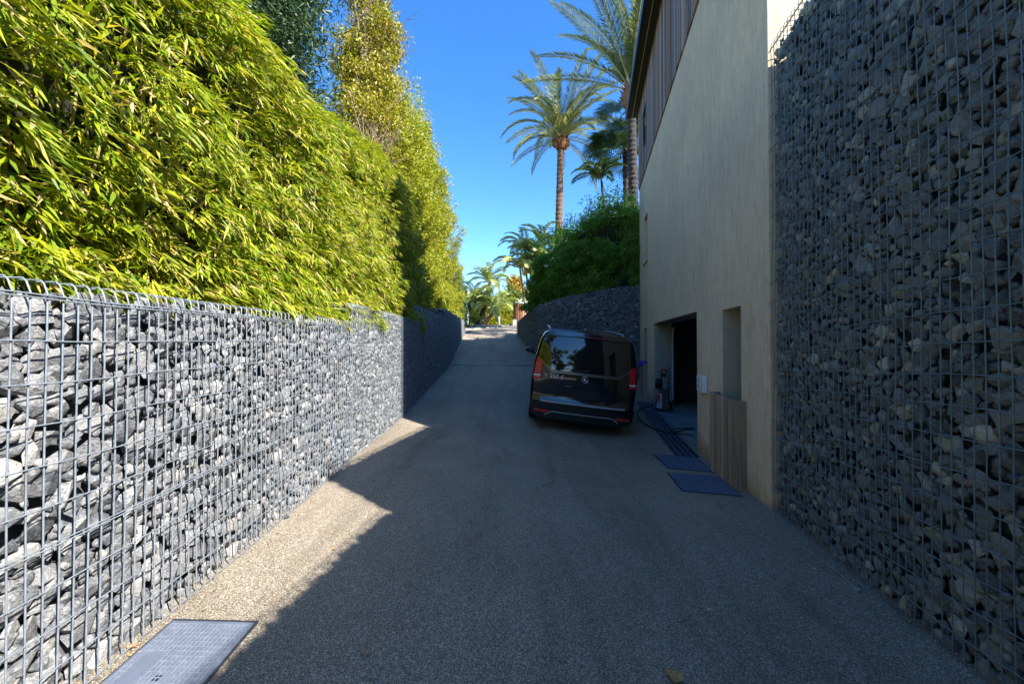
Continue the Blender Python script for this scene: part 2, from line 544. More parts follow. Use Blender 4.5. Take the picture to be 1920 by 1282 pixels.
# ------------------------------------------------------------------ ground
def XL(Y): return -1.653 - 0.043 * Y            # face of the left stone wall
def XG(Y): return 1.83 + 0.154 * Y              # face of the right stone wall
def XH(Y): return 1.61 + 0.214 * Y              # face of the house
zl_f = curve([(-6, .14), (5, .14), (6.5, .16), (10, .38), (13.8, .68), (15.6, 1.12), (18.1, 1.58), (19.5, 1.84), (22, 2.2), (27, 2.65), (35, 2.95), (45, 3.05)])
zm_f = curve([(-6, 0.02), (1.5, 0.02), (3.3, -.02), (5.7, -.21), (7.75, -.27), (9.7, -.12), (11.5, .20), (13.8, .66), (15.6, 1.12), (18.1, 1.58), (19.5, 1.84), (22, 2.2), (27, 2.65), (35, 2.95), (45, 3.05)])
zr_f = curve([(-6, 0), (3.2, 0), (4.2, -.08), (5.7, -.17), (9.7, -.15), (11.5, -.10), (12.6, .2), (13.8, .66), (15.6, 1.12), (18.1, 1.58), (19.5, 1.84), (22, 2.2), (27, 2.65), (35, 2.95), (45, 3.05)])
xr_f = curve([(-6, .9), (3.3, 2.32), (10, 3.75), (12, 3.6), (13.8, 1.9), (15.6, .8), (19.4, .3), (24, 1.0), (45, 4)])
def gz(X, Y):
    xl, xr = XL(min(Y, 20)), xr_f(Y)
    t = max(0.0, min(1.0, (X - xl) / (xr - xl)))
    a, b, c = zl_f(Y), zm_f(Y), zr_f(Y)
    tm = 0.78
    def q(t):
        return lerp(a, b, t / tm) if t < tm else lerp(b, c, (t - tm) / (1 - tm))
    return (q(max(0, t - .08)) + 2 * q(t) + q(min(1, t + .08))) / 4

def gp(px, py, lift=0.0):
    """where the line of sight through a pixel meets the ground"""
    r = ray(px, py)
    o = Vector((0, 0, CAMZ))
    lo = 0.5
    s = lo
    while s < 60:
        p = o + r * s
        if p.z <= gz(p.x, p.y) + lift: break
        lo = s
        s += 0.05
    hi = s
    for _ in range(20):
        m = (lo + hi) / 2
        p = o + r * m
        if p.z <= gz(p.x, p.y) + lift: hi = m
        else: lo = m
    return o + r * hi

def build_ground():
    ys = list(np.arange(-8, 21, 0.15)) + list(np.arange(21, 46, 0.6))
    xs = [-14, -10, -7, -5, -3.6] + list(np.arange(-2.6, 5.0, 0.15)) + [5.5, 7, 10, 14]
    V = np.array([[x, y, gz(x, y)] for y in ys for x in xs])
    nx = len(xs)
    i, j = np.meshgrid(np.arange(len(ys) - 1), np.arange(nx - 1), indexing='ij')
    a = (i * nx + j).ravel()
    Fc = np.stack([a, a + 1, a + nx + 1, a + nx], 1)
    me = np_mesh('driveway', V, Fc, True)
    tag(link('driveway', me, DRIVE), kind='structure')
    # wide surrounding land
    zt = curve([(-400, -4), (-12, -1.2), (18, -1.0), (40, 2.4), (60, 3.0), (500, 16)])
    ys = [-400, -150, -60, -30, -15, 0, 15, 20, 25, 30, 35, 40, 45, 55, 80, 120, 200, 350, 500]
    xs = [-500, -200, -80, -40, -20, 0, 20, 40, 80, 200, 500]
    V = np.array([[x, y, zt(y)] for y in ys for x in xs])
    nx = len(xs)
    i, j = np.meshgrid(np.arange(len(ys) - 1), np.arange(nx - 1), indexing='ij')
    a = (i * nx + j).ravel()
    Fc = np.stack([a, a + 1, a + nx + 1, a + nx], 1)
    tag(link('terrain', np_mesh('terrain', V, Fc, True), EARTH), kind='structure')
build_ground()

# ------------------------------------------------------------------ stones and gabion walls
def make_hull(seed, n=15):
    rr = random.Random(seed)
    bm = bmesh.new()
    for i in range(n):
        u = rr.uniform(-1, 1)
        a = rr.uniform(0, 2 * PI)
        s = math.sqrt(1 - u * u)
        k = rr.uniform(0.82, 1.08)
        bm.verts.new([math.copysign(abs(q) ** .72, q) * k for q in (s * math.cos(a), s * math.sin(a), u)])
    res = bmesh.ops.convex_hull(bm, input=bm.verts[:])
    junk = [e for e in set(res['geom_interior'] + res['geom_unused']) if isinstance(e, bmesh.types.BMVert) and e.is_valid]
    if junk: bmesh.ops.delete(bm, geom=junk, context='VERTS')
    bmesh.ops.triangulate(bm, faces=bm.faces[:])
    ext = [max(abs(v.co[i]) for v in bm.verts) for i in range(3)]
    for v in bm.verts:
        v.co = Vector((v.co.x / ext[0], v.co.y / ext[1], v.co.z / ext[2]))
    me = bpy.data.meshes.new('stone')
    bm.to_mesh(me)
    bm.free()
    return me
HULLS = [make_hull(100 + i, 13 + i % 6) for i in range(26)]
HARR = []
for me in HULLS:
    v = np.empty(len(me.vertices) * 3, dtype=np.float32)
    me.vertices.foreach_get('co', v)
    f = np.array([list(p.vertices) for p in me.polygons], dtype=np.int32)
    HARR.append((v.reshape(-1, 3), f))
HULL_M = {}
def hull_for(k, mat):
    key = (k, mat.name)
    if key not in HULL_M:
        me = HULLS[k].copy()
        me.materials.clear()
        me.materials.append(mat)
        HULL_M[key] = me
    return HULL_M[key]

def px_depth(p):
    """picture position (1920 x 1282) and depth of a world point"""
    q = Vector(p) - Vector((0, 0, CAMZ))
    c, s = math.cos(PITCH), math.sin(PITCH)
    y, z = q.y * c + q.z * s, -q.y * s + q.z * c
    if y < 0.05: return None
    return 960 + F * q.x / y, CY - F * z / y, y

class Wall:
    """a plan polyline with height; S(u, z, d): u metres along, d metres out of the face (towards the drive)"""
    def __init__(self, pts, side):
        self.p = [Vector((a, b, 0)) for a, b in pts]
        self.L = [0.0]
        for a, b in zip(self.p, self.p[1:]): self.L.append(self.L[-1] + (b - a).length)
        self.side = side
    def frame(self, u):
        i = 0
        while i < len(self.L) - 2 and u > self.L[i + 1]: i += 1
        t = (u - self.L[i]) / (self.L[i + 1] - self.L[i])
        p = self.p[i].lerp(self.p[i + 1], t)
        d = (self.p[i + 1] - self.p[i]).normalized()
        if len(self.p) > 2:                 # smooth the normal across bends
            ds = []
            for k in (i - 1, i, i + 1):
                if 0 <= k < len(self.p) - 1: ds.append((self.p[k + 1] - self.p[k]).normalized())
            w = [1.0] * len(ds)
            dn = sum((x * y for x, y in zip(ds, w)), Vector((0, 0, 0))).normalized()
        else: dn = d
        n = Vector((dn.y, -dn.x, 0)) * self.side
        return p, d, n
    def S(self, u, z, d=0.0):
        p, t, n = self.frame(u)
        q = p + n * d
        return Vector((q.x, q.y, z))

def gabion(name, label, W, u0, u1, zb, zt, mat, thick=0.5, sw=0.10, sh=0.079, n_parts=300, wires='each', vstep=0.05, hstep=0.15, wob=1.0, seed=1, endcap=False, wr=0.0032, group=None, hook=0.08, rise=0.05, wmat=None, lid=.07):
    wmat = wmat or WIRE
    rr = random.Random(seed)
    root = empty(name, W.S((u0 + u1) / 2, zb((u0 + u1) / 2)))
    tag(root, label, 'gabion wall', group)
    # rubble core just behind the visible stones
    m = MB()
    n = max(2, int((u1 - u0) / 0.3))
    for i in range(n):
        a, b = lerp(u0, u1, i / n), lerp(u0, u1, (i + 1) / n)
        za, zb_, ta, tb = zb(a) - .25, zb(b) - .25, zt(a + .01) - lid, zt(b - .01) - lid
        ins = 0.09
        e0 = 0.06 if i == 0 and lid > 0 else 0
        e1 = 0.06 if i == n - 1 else 0
        m.hexa([W.S(a + e0, za, -ins), W.S(b - e1, zb_, -ins), W.S(b - e1, zb_, -thick), W.S(a + e0, za, -thick),
                W.S(a + e0, ta, -ins), W.S(b - e1, tb, -ins), W.S(b - e1, tb, -thick), W.S(a + e0, ta, -thick)])
    m.build('rubble_core', CORE, root)
    stones = []
    def put(P, t, n, w, h, dep, tilt):
        k = rr.randrange(len(HULLS))
        M = Matrix((t, n, Vector((0, 0, 1)))).transposed().to_4x4()
        R = Matrix.Rotation(rr.uniform(-tilt, tilt), 4, 'Y') @ Matrix.Rotation(rr.uniform(-.35, .35), 4, 'X') @ Matrix.Rotation(rr.uniform(-.4, .4), 4, 'Z')
        S_ = Matrix.Diagonal((w, dep, h, 1))
        Q = Matrix.Rotation(rr.choice((0, PI)), 4, 'Z') @ Matrix.Rotation(rr.choice((0, PI)), 4, 'X')
        stones.append((k, Matrix.Translation(P) @ M @ R @ S_ @ Q))
    zmin = min(zb(lerp(u0, u1, i / 12)) for i in range(13)) - .02
    zmax = max(zt(lerp(u0 + .01, u1 - .01, i / 12)) for i in range(13))
    cell = .12
    grid = {}
    area = (u1 - u0) * (zmax - zmin)
    k = sh / .122
    for r, cnt in ((.088, 26), (.078, 60), (.069, 110), (.060, 190), (.051, 280), (.043, 380), (.035, 480), (.028, 420)):
        r *= k
        for _ in range(int(area * cnt)):
            u, z = rr.uniform(u0 + r * .7, u1 - r * .7), rr.uniform(zmin, zmax)
            if not (zb(u) - .03 < z < zt(u) + rise - r * .55): continue
            gi, gj = int(u / cell), int(z / cell + 100)
            ok = True
            for a in (gi - 2, gi - 1, gi, gi + 1, gi + 2):
                for b in (gj - 2, gj - 1, gj, gj + 1, gj + 2):
                    for (pu, pz, pr) in grid.get((a, b), ()):
                        # a little flatter than round: upright neighbours may come closer
                        if ((pu - u) * .96) ** 2 + ((pz - z) * 1.06) ** 2 < ((pr + r) * .69) ** 2:
                            ok = False
                            break
                    if not ok: break
                if not ok: break
            if not ok: continue
            grid.setdefault((gi, gj), []).append((u, z, r))
            dep = r * rr.uniform(.5, .68)
            P, t, n = W.frame(u)
            put(W.S(u, z, -dep * 1.0 - rr.uniform(.0, .014) - (.008 if r < .045 else 0)), t, n, r * rr.uniform(1.02, 1.22), r * rr.uniform(.94, 1.1), dep, 1.5)
    if endcap:                                # the end face that shows above a step
        a0 = u0
        z = zb(a0)
        while z < zt(a0 + .01) - .04:
            d = .02
            while d < thick:
                w = sw * rr.uniform(.7, 1.2)
                P, t, n = W.frame(a0)
                put(W.S(a0 + .07, z + sh * .5 + rr.uniform(-.02, .02), -d - w / 2), t, n, .07, sh * .6, w * .6, .5)
                d += w * .9
            z += sh * .85
    # top course lying loose behind the top wire
    u = u0
    while u < u1:
        w = sw * rr.uniform(.7, 1.4)
        d = rr.uniform(.12, .3)
        P, t, n = W.frame(min(u1, u + w / 2))
        put(W.S(min(u1, u + w / 2), zt(min(u1 - .01, max(u0 + .01, u + w / 2))) + rise - .06, -d), t, n, w * .6, .055, .09, .3)
        u += w * .8
    def size(s):
        q = px_depth(s[1].translation)
        if q is None or not (-40 < q[0] < 1960 and -40 < q[1] < 1320): return 0
        sc = s[1].to_scale()
        return sc.x * sc.z / q[2] ** 2
    stones.sort(key=size, reverse=True)
    near = [s for s in stones[:n_parts] if size(s) > 0]
    rest = stones[len(near):]
    inv = mw(root).inverted()
    for k, M in near:
        o = bpy.data.objects.new('stone', hull_for(k, mat))
        COL.objects.link(o)
        o.parent = root
        o.matrix_local = inv @ M
    if rest:
        Vs, Fs, b = [], [], 0
        for k, M in rest:
            v, f = HARR[k]
            A = np.array(M)
            Vs.append(v @ A[:3, :3].T + A[:3, 3])
            Fs.append(f + b)
            b += len(v)
        o = link('stone_fill', np_mesh('stone_fill', np.concatenate(Vs), np.concatenate(Fs)), mat, root)
        tag(o, kind='stuff')
    # wire mesh: verticals bend over the top, horizontals run along
    wv = rr.uniform(0, 50)
    def off(u, z):
        a = mnoise.noise(Vector((u * .8 + wv, z * .9, 3.1))) * .016 * wob
        b = mnoise.noise(Vector((u * 1.2 + wv, z * 1.0, 9.7))) * .018 * wob
        c = mnoise.noise(Vector((u * 2.0 + wv, z * 2.3, 19.2))) * .014 * wob
        return a + .018, b, c
    joined = MB()
    nv = int((u1 - u0) / vstep)
    for i in range(nv + 1):
        u = u0 + i * vstep
        if u > u1: break
        uc = min(max(u, u0 + .005), u1 - .005)
        z0, z1 = zb(uc) - .03, zt(uc)
        k = max(3, int((z1 - z0) / .12)) if wires == 'each' else 4
        pts = []
        for j in range(k + 1):
            z = lerp(z0, z1, j / k)
            d, du, dz = off(u, z)
            pts.append(W.S(min(max(u + du, u0), u1), z, d + .006))
        pts += [W.S(u, z1 + hook - .012, .018), W.S(u, z1 + hook, .006), W.S(u, z1 + hook + .004, -.36)]
        if wires == 'each': MB().tube(pts, wr, 5).build('vertical_wire', wmat, root)
        else: joined.tube(pts, wr, 4, cap=False)
    zz0 = zmin
    nh = int((zmax - zmin) / hstep) + 1
    for i in range(nh + 1):
        zrel = i * hstep
        # wires run parallel to the base line of their panel
        pts = []
        k = max(2, int((u1 - u0) / (.14 if wires == 'each' else .5)))
        seg = []
        for j in range(k + 1):
            u = lerp(u0, u1, j / k)
            uc = min(max(u, u0 + .005), u1 - .005)
            z = zt(uc) - .02 - zrel
            if z < zb(uc) + .01:
                if len(seg) > 1: pts.append(seg)
                seg = []
                continue
            d, du, dz = off(u, z)
            seg.append(W.S(u, z + dz, d + .004 + wr * 2.6))
        if len(seg) > 1: pts.append(seg)
        for seg in pts:
            double = i in (0, 6)
            for q in range(2 if double else 1):
                sg = [p + Vector((0, 0, .012 * q)) for p in seg]
                if wires == 'each': MB().tube(sg, wr * .95, 5).build('horizontal_wire', wmat, root)
                else: joined.tube(sg, wr * .9, 4, cap=False)
    if wires != 'each':
        tag(joined.build('wire_mesh', wmat, root), kind='stuff')
    return root

LW = Wall([(XL(-2.5), -2.5), (XL(21), 21)], 1)
UY = lambda Y: (Y + 2.5) * math.sqrt(1 + .043 ** 2)
YU = lambda u: u / math.sqrt(1 + .043 ** 2) - 2.5
zlw = lambda u: gz(XL(YU(u)) + .02, YU(u))
gl = 'stepped stone filled wire walls along the drive'
gabion('gabion_wall', 'sunlit long low stone filled wire wall under the bamboo hedge', LW, UY(-2.4), UY(4.25), zlw, lambda u: 1.67, STONE, seed=3, n_parts=300, group=gl, hook=.05)
gabion('gabion_wall', 'short wall section stepped up just past the long sunlit one, half in shade', LW, UY(4.26), UY(7.88), zlw, lambda u: 1.90, STONE, seed=4, n_parts=300, wires='join', endcap=True, group=gl, hook=.03, wr=.0024)
gabion('gabion_wall', 'shaded wall section beside the steep part of the drive', LW, UY(7.89), UY(12.1), zlw, lambda u: 2.22, STONE, seed=5, n_parts=0, wires='join', endcap=True, group=gl, wr=.0018, hook=.02)
gabion('gabion_wall', 'farthest wall section on the hedge side, ending at the top of the drive', LW, UY(12.11), UY(19.8), zlw, lambda u: 2.52, STONE, seed=6, n_parts=0, wires='join', endcap=True, group=gl, wr=.0018, hook=.02)

RWn = Wall([(XG(-3.0), -3.0), (XG(3.36), 3.36)], -1)
kR = math.sqrt(1 + .154 ** 2)
UR = lambda Y: (Y + 3.0) * kR
YR = lambda u: u / kR - 3.0
gabion('gabion_wall', 'tall dark stone filled wire wall in shade next to the house corner', RWn, UR(.83), UR(3.34), lambda u: gz(XG(YR(u)) - .05, YR(u)), lambda u: 4.12 + .06 * (3.3 - YR(u)),
       STONE_D, seed=8, n_parts=300, wob=1.6, sw=.10, sh=.074, hook=.05, rise=.0, wmat=WIRED, lid=-.03, wr=.0031)
gabion('gabion_wall', 'lower dark stone wall continuing from the tall one beside the viewer', RWn, UR(-2.9), UR(.82), lambda u: gz(XG(YR(u)) - .05, YR(u)), lambda u: 3.33,
       STONE_D, seed=9, n_parts=0, wires='join', sh=.074, hook=.04, rise=.0, wmat=WIRED, lid=-.03)

RCURVE = [(4.45, 12.45), (3.6, 12.55), (2.8, 12.75), (2.1, 13.05), (1.5, 13.5), (1.05, 14.15), (.80, 15.0), (.66, 15.9), (.48, 17.6), (.25, 19.4)]
RCW = Wall(RCURVE, -1)
RTOP = curve([(0, 3.34), (.85, 3.26), (1.65, 3.15), (2.4, 3.05), (3.15, 2.96), (3.94, 2.84), (4.83, 2.72), (5.73, 2.66), (7.44, 2.56), (9.3, 2.46)])
RLEN = RCW.L[-1]
gabion('gabion_wall', 'curved shaded stone wall behind the parked black van', RCW, 0.0, RLEN - .02, lambda u: gz(RCW.S(u, 0, .05).x, RCW.S(u, 0, .05).y), RTOP,
       STONE_D if False else STONE, seed=12, n_parts=300, wires='join', sw=.13, sh=.105, hook=.03, wr=.0019, wmat=WIRED)

# planting beds behind the walls
def beds():
    m = MB()
    ys = [-6, -2.5, 2, 4.2, 7.8, 8.0, 12, 12.2, 16, 20.5]
    zs = [1.5, 1.5, 1.5, 1.55, 1.7, 1.95, 2.0, 2.25, 2.3, 2.35]
    for (a, za), (b, zb_) in zip(zip(ys, zs), list(zip(ys, zs))[1:]):
        m.hexa([Vector(p) for p in ((XL(a) - .42, a, -1.0), (XL(b) - .42, b, -1.0), (-14, b, -1), (-14, a, -1), (XL(a) - .42, a, za), (XL(b) - .42, b, zb_), (-14, b, zb_), (-14, a, za))])
    tag(m.build('planting_bed', SOIL), kind='structure')
    m = MB()
    n = len(RCURVE)
    for i in range(n - 1):
        u0, u1 = RCW.L[i], RCW.L[i + 1]
        a, b = RCW.S(u0, 0, -.42), RCW.S(u1, 0, -.42)
        za, zb_ = RTOP(u0) - .12, RTOP(u1) - .12
        oa = Vector((lerp(16, 16, i / n), lerp(12.4, 26, i / (n - 1)), 0))
        ob = Vector((16, lerp(12.4, 26, (i + 1) / (n - 1)), 0))
        m.hexa([Vector((a.x, a.y, -1)), Vector((b.x, b.y, -1)), Vector((ob.x, ob.y, -1)), Vector((oa.x, oa.y, -1)),
                Vector((a.x, a.y, za)), Vector((b.x, b.y, zb_)), Vector((ob.x, ob.y, zb_)), Vector((oa.x, oa.y, za))])
    tag(m.build('planting_bed', SOIL), kind='structure')
beds()

# ------------------------------------------------------------------ house
HN = Vector((-.978, .209, 0))
def HP(Y, z, d=0.0):
    return Vector((XH(Y) + HN.x * d, Y + HN.y * d, z))
def YH(px): return 1.61 / ((px - 960) / F - .214)

HY0, HY1 = 3.37, 12.5
ZB, ZS, ZE = -.7, 6.55, 9.15
house = empty('house', (HP(8, -.2).x + 4, 8, -.2))
tag(house, 'tall beige rendered house with dark board cladding above and an open garage', 'house')
def build_house():
    holes = {'garage': (5.72, 9.65, -.16, 1.95), 'niche': (4.03, 4.60, -.02, 1.88), 'far_niche': (10.92, 11.55, -.12, 1.88), 'slit': (10.72, 11.45, 3.85, 5.22)}
    ys = sorted({HY0, HY1} | {v for h in holes.values() for v in h[:2]} | {7.7})
    zs = sorted({ZB, ZS} | {v for h in holes.values() for v in h[2:]} | {3.0})
    m = MB()
    for y0, y1 in zip(ys, ys[1:]):
        for z0, z1 in zip(zs, zs[1:]):
            cy, cz = (y0 + y1) / 2, (z0 + z1) / 2
            if any(h[0] < cy < h[1] and h[2] < cz < h[3] for h in holes.values()): continue
            m.add([HP(y0, z0), HP(y1, z0), HP(y1, z1), HP(y0, z1)], [(0, 3, 2, 1)])
    # end faces, back and the wall behind the boards
    B = -8.0
    m.add([HP(HY0, ZB), HP(HY0, ZE), HP(HY0, ZE, B), HP(HY0, ZB, B)], [(0, 1, 2, 3)])
    m.add([HP(HY1, ZB), HP(HY1, ZE), HP(HY1, ZE, B), HP(HY1, ZB, B)], [(3, 2, 1, 0)])
    m.add([HP(HY0, ZB, B), HP(HY1, ZB, B), HP(HY1, ZE, B), HP(HY0, ZE, B)], [(0, 1, 2, 3)])
    m.add([HP(HY0, ZS), HP(HY1, ZS), HP(HY1, ZE), HP(HY0, ZE)], [(0, 1, 2, 3)])
    m.build('rendered_wall', STUCCO, house)
    def reveal(h, dep, name, mat, back=None, backmat=None):
        y0, y1, z0, z1 = h
        q = MB()
        for (ya, za), (yb, zb_) in (((y0, z0), (y0, z1)), ((y0, z1), (y1, z1)), ((y1, z1), (y1, z0)), ((y1, z0), (y0, z0))):
            q.add([HP(ya, za), HP(yb, zb_), HP(yb, zb_, -dep), HP(ya, za, -dep)], [(0, 1, 2, 3)])
        o = q.build(name, mat, house)
        if back:
            b = MB()
            b.add([HP(y0, z0, -dep), HP(y1, z0, -dep), HP(y1, z1, -dep), HP(y0, z1, -dep)], [(0, 3, 2, 1)])
            b.build(back, backmat, o)
        return o
    reveal(holes['niche'], .40, 'niche', REVEAL, 'niche_back', REVEAL)
    reveal(holes['far_niche'], .40, 'niche', REVEAL, 'niche_back', REVEAL)
    w = reveal(holes['slit'], .16, 'window', STUCCO, 'pane', DARKWIN)
    s = MB()
    s.hexa([HP(10.66, 3.80, -.1), HP(11.5, 3.80, -.1), HP(11.5, 3.80, .05), HP(10.66, 3.80, .05), HP(10.66, 3.845, -.1), HP(11.5, 3.845, -.1), HP(11.5, 3.845, .05), HP(10.66, 3.845, .05)])
    s.build('sill', STUCCO, w)
    fr = MB()
    for y in (10.74, 11.40):
        fr.hexa([HP(y, 3.86, -.15), HP(y + .04, 3.86, -.15), HP(y + .04, 3.86, -.10), HP(y, 3.86, -.10), HP(y, 5.21, -.15), HP(y + .04, 5.21, -.15), HP(y + .04, 5.21, -.10), HP(y, 5.21, -.10)])
    fr.build('frame', FASCIA, w)
    # garage: jambs and lintel, steel frame, room behind
    y0, y1, z0, z1 = holes['garage']
    dep = .48
    q = MB()
    for (ya, za), (yb, zb_) in (((y0, z0 - .3), (y0, z1)), ((y0, z1), (y1, z1)), ((y1, z1), (y1, z0 - .3))):
        q.add([HP(ya, za), HP(yb, zb_), HP(yb, zb_, -dep), HP(ya, za, -dep)], [(0, 1, 2, 3)])
    g = q.build('garage_opening', REVEAL, house)
    for ya, yb in ((y0 + .004, y0 + .09), (y1 - .09, y1 - .004)):
        f = MB()
        f.hexa([HP(ya, z0 - .2, -dep + .06), HP(yb, z0 - .2, -dep + .06), HP(yb, z0 - .2, -dep - .02), HP(ya, z0 - .2, -dep - .02),
                HP(ya, z1 - .004, -dep + .06), HP(yb, z1 - .004, -dep + .06), HP(yb, z1 - .004, -dep - .02), HP(ya, z1 - .004, -dep - .02)])
        f.build('door_post', FASCIA, g)
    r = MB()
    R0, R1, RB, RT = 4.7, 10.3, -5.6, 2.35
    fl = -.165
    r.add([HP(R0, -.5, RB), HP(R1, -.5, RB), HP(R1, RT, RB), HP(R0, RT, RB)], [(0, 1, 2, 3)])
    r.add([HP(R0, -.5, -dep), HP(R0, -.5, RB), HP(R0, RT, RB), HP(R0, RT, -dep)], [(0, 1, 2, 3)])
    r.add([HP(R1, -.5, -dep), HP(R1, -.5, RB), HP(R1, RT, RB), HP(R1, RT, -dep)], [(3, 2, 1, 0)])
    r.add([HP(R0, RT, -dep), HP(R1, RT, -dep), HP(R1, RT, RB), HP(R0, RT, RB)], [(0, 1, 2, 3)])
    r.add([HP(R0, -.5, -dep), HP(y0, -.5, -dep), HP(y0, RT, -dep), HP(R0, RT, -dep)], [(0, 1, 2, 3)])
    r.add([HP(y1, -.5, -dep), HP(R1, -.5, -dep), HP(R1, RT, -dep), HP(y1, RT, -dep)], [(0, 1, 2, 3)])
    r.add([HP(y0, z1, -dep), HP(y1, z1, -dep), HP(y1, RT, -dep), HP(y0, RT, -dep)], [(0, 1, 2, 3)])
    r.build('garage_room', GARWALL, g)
    c = MB()
    c.add([HP(y0 + .003, fl, .02), HP(y1 - .003, fl, .02), HP(y1 - .003, fl, -dep), HP(R1, fl, -dep), HP(R1, fl, RB), HP(R0, fl, RB), HP(R0, fl, -dep), HP(y0 + .003, fl, -dep)], [(0, 1, 2, 3, 4, 5, 6, 7)])
    c.build('garage_floor', CONCRETE, g)
    # boards, each its own piece; two dark windows set between them
    holes2 = [(10.75, 11.3, 7.25, 8.45)]
    y = 5.0
    rr = random.Random(5)
    while y < HY1 - .02:
        wd = rr.choice((.10, .12, .14, .14))
        y1_ = min(y + wd, HY1)
        pr = rr.uniform(.022, .034)
        spans = [(ZS - .03 if False else ZS + .002, ZE)]
        for a, b, c0, c1 in holes2:
            if y < b and y1_ > a: spans = [(ZS + .002, c0), (c1, ZE)]
        for za, zb_ in spans:
            p = MB()
            g_ = .006
            p.hexa([HP(y + g_, za, .003), HP(y1_ - g_, za, .003), HP(y1_ - g_, za, pr), HP(y + g_, za, pr), HP(y + g_, zb_, .003), HP(y1_ - g_, zb_, .003), HP(y1_ - g_, zb_, pr), HP(y + g_, zb_, pr)])
            p.build('plank', CLAD, house)
        y = y1_
    for a, b, c0, c1 in holes2:
        p = MB()
        p.hexa([HP(a, c0, .002), HP(b, c0, .002), HP(b, c0, .012), HP(a, c0, .012), HP(a, c1, .002), HP(b, c1, .002), HP(b, c1, .012), HP(a, c1, .012)])
        wdw = p.build('window', DARKWIN, house)
        fr = MB()
        for ya, yb, za, zb_ in ((a, a + .05, c0, c1), (b - .05, b, c0, c1), (a + .05, b - .05, c0, c0 + .05), (a + .05, b - .05, c1 - .05, c1)):
            fr.hexa([HP(ya, za, .013), HP(yb, za, .013), HP(yb, za, .035), HP(ya, za, .035), HP(ya, zb_, .013), HP(yb, zb_, .013), HP(yb, zb_, .035), HP(ya, zb_, .035)])
        fr.build('frame', FASCIA, wdw)
    # far end edge board
    # roof: slab with a dark metal edge and a pale strip under the eave
    ov = .38
    rf = MB()
    E0, E1 = HY0 - .02, 12.72
    rf.hexa([HP(E0, ZE, ov), HP(E1, ZE, ov), HP(E1, ZE, -8.2), HP(E0, ZE, -8.2), HP(E0, ZE + .10, ov), HP(E1, ZE + .10, ov), HP(E1, ZE + .5, -8.2), HP(E0, ZE + .5, -8.2)])
    ro = rf.build('roof', SOFFIT, house)
    fa = MB()
    fa.hexa([HP(E0, ZE - .06, ov + .003), HP(E1 + .03, ZE - .06, ov + .003), HP(E1 + .03, ZE - .06, ov + .04), HP(E0, ZE - .06, ov + .04),
             HP(E0, ZE + .22, ov + .003), HP(E1 + .03, ZE + .22, ov + .003), HP(E1 + .03, ZE + .22, ov + .04), HP(E0, ZE + .22, ov + .04)])
    fa.build('fascia', FASCIA, ro)
    st = MB()
    st.hexa([HP(E0, ZE - .02, .20), HP(E1 - .05, ZE - .02, .20), HP(E1 - .05, ZE - .02, .215), HP(E0, ZE - .02, .215), HP(E0, ZE - .003, .20), HP(E1 - .05, ZE - .003, .20), HP(E1 - .05, ZE - .003, .215), HP(E0, ZE - .003, .215)])
    st.build('edge_strip', GUTTER, ro)
build_house()

def planter(Ya, Yb, zt, label, seed):
    zb_ = min(gz(HP(Ya, 0, .1).x, Ya), gz(HP(Yb, 0, .1).x, Yb))
    root = empty('wooden_box', HP((Ya + Yb) / 2, zb_, .05))
    tag(root, label, 'wooden box', 'board boxes in front of the wall niches')
    n = 6
    pr = .115
    for i in range(n):
        a, b = lerp(Ya + .09, Yb, i / n), lerp(Ya + .09, Yb, (i + 1) / n)
        za = gz(HP(a, 0, .1).x, a) - .02
        p = MB()
        pj = pr + (.004 if i % 2 else -.003)
        p.hexa([HP(a + .005, za, pj - .03), HP(b - .005, za, pj - .03), HP(b - .005, za, pj), HP(a + .005, za, pj), HP(a + .005, zt, pj - .03), HP(b - .005, zt, pj - .03), HP(b - .005, zt, pj), HP(a + .005, zt, pj)])
        p.build('plank', PLANTERW, root)
    za = gz(HP(Ya, 0, .1).x, Ya) - .02
    p = MB()
    p.hexa([HP(Ya, za, .002), HP(Ya + .086, za, .002), HP(Ya + .086, za, pr + .002), HP(Ya, za, pr + .002), HP(Ya, zt + .004, .002), HP(Ya + .086, zt + .004, .002), HP(Ya + .086, zt + .004, pr + .002), HP(Ya, zt + .004, pr + .002)])
    p.build('end_post', PLANTERW, root)
    p = MB()
    p.hexa([HP(Yb, za, .002), HP(Yb + .04, za, .002), HP(Yb + .04, za, pr), HP(Yb, za, pr), HP(Yb, zt, .002), HP(Yb + .04, zt, .002), HP(Yb + .04, zt, pr), HP(Yb, zt, pr)])
    p.build('end_board', PLANTERW, root)
    # boards that close the niche behind, so the box is hollow
    p = MB()
    p.hexa([HP(Ya + .12, zb_ + .3, -.3), HP(Yb - .05, zb_ + .3, -.3), HP(Yb - .05, zb_ + .3, pr - .035), HP(Ya + .12, zb_ + .3, pr - .035),
            HP(Ya + .12, zb_ + .32, -.3), HP(Yb - .05, zb_ + .32, -.3), HP(Yb - .05, zb_ + .32, pr - .035), HP(Ya + .12, zb_ + .32, pr - .035)])
    p.build('floor_board', PLANTERW, root)
planter(3.90, 4.68, .86, 'weathered board box standing under the nearer wall niche', 1)
planter(10.86, 11.62, .84, 'weathered board box under the far wall niche past the garage', 2)
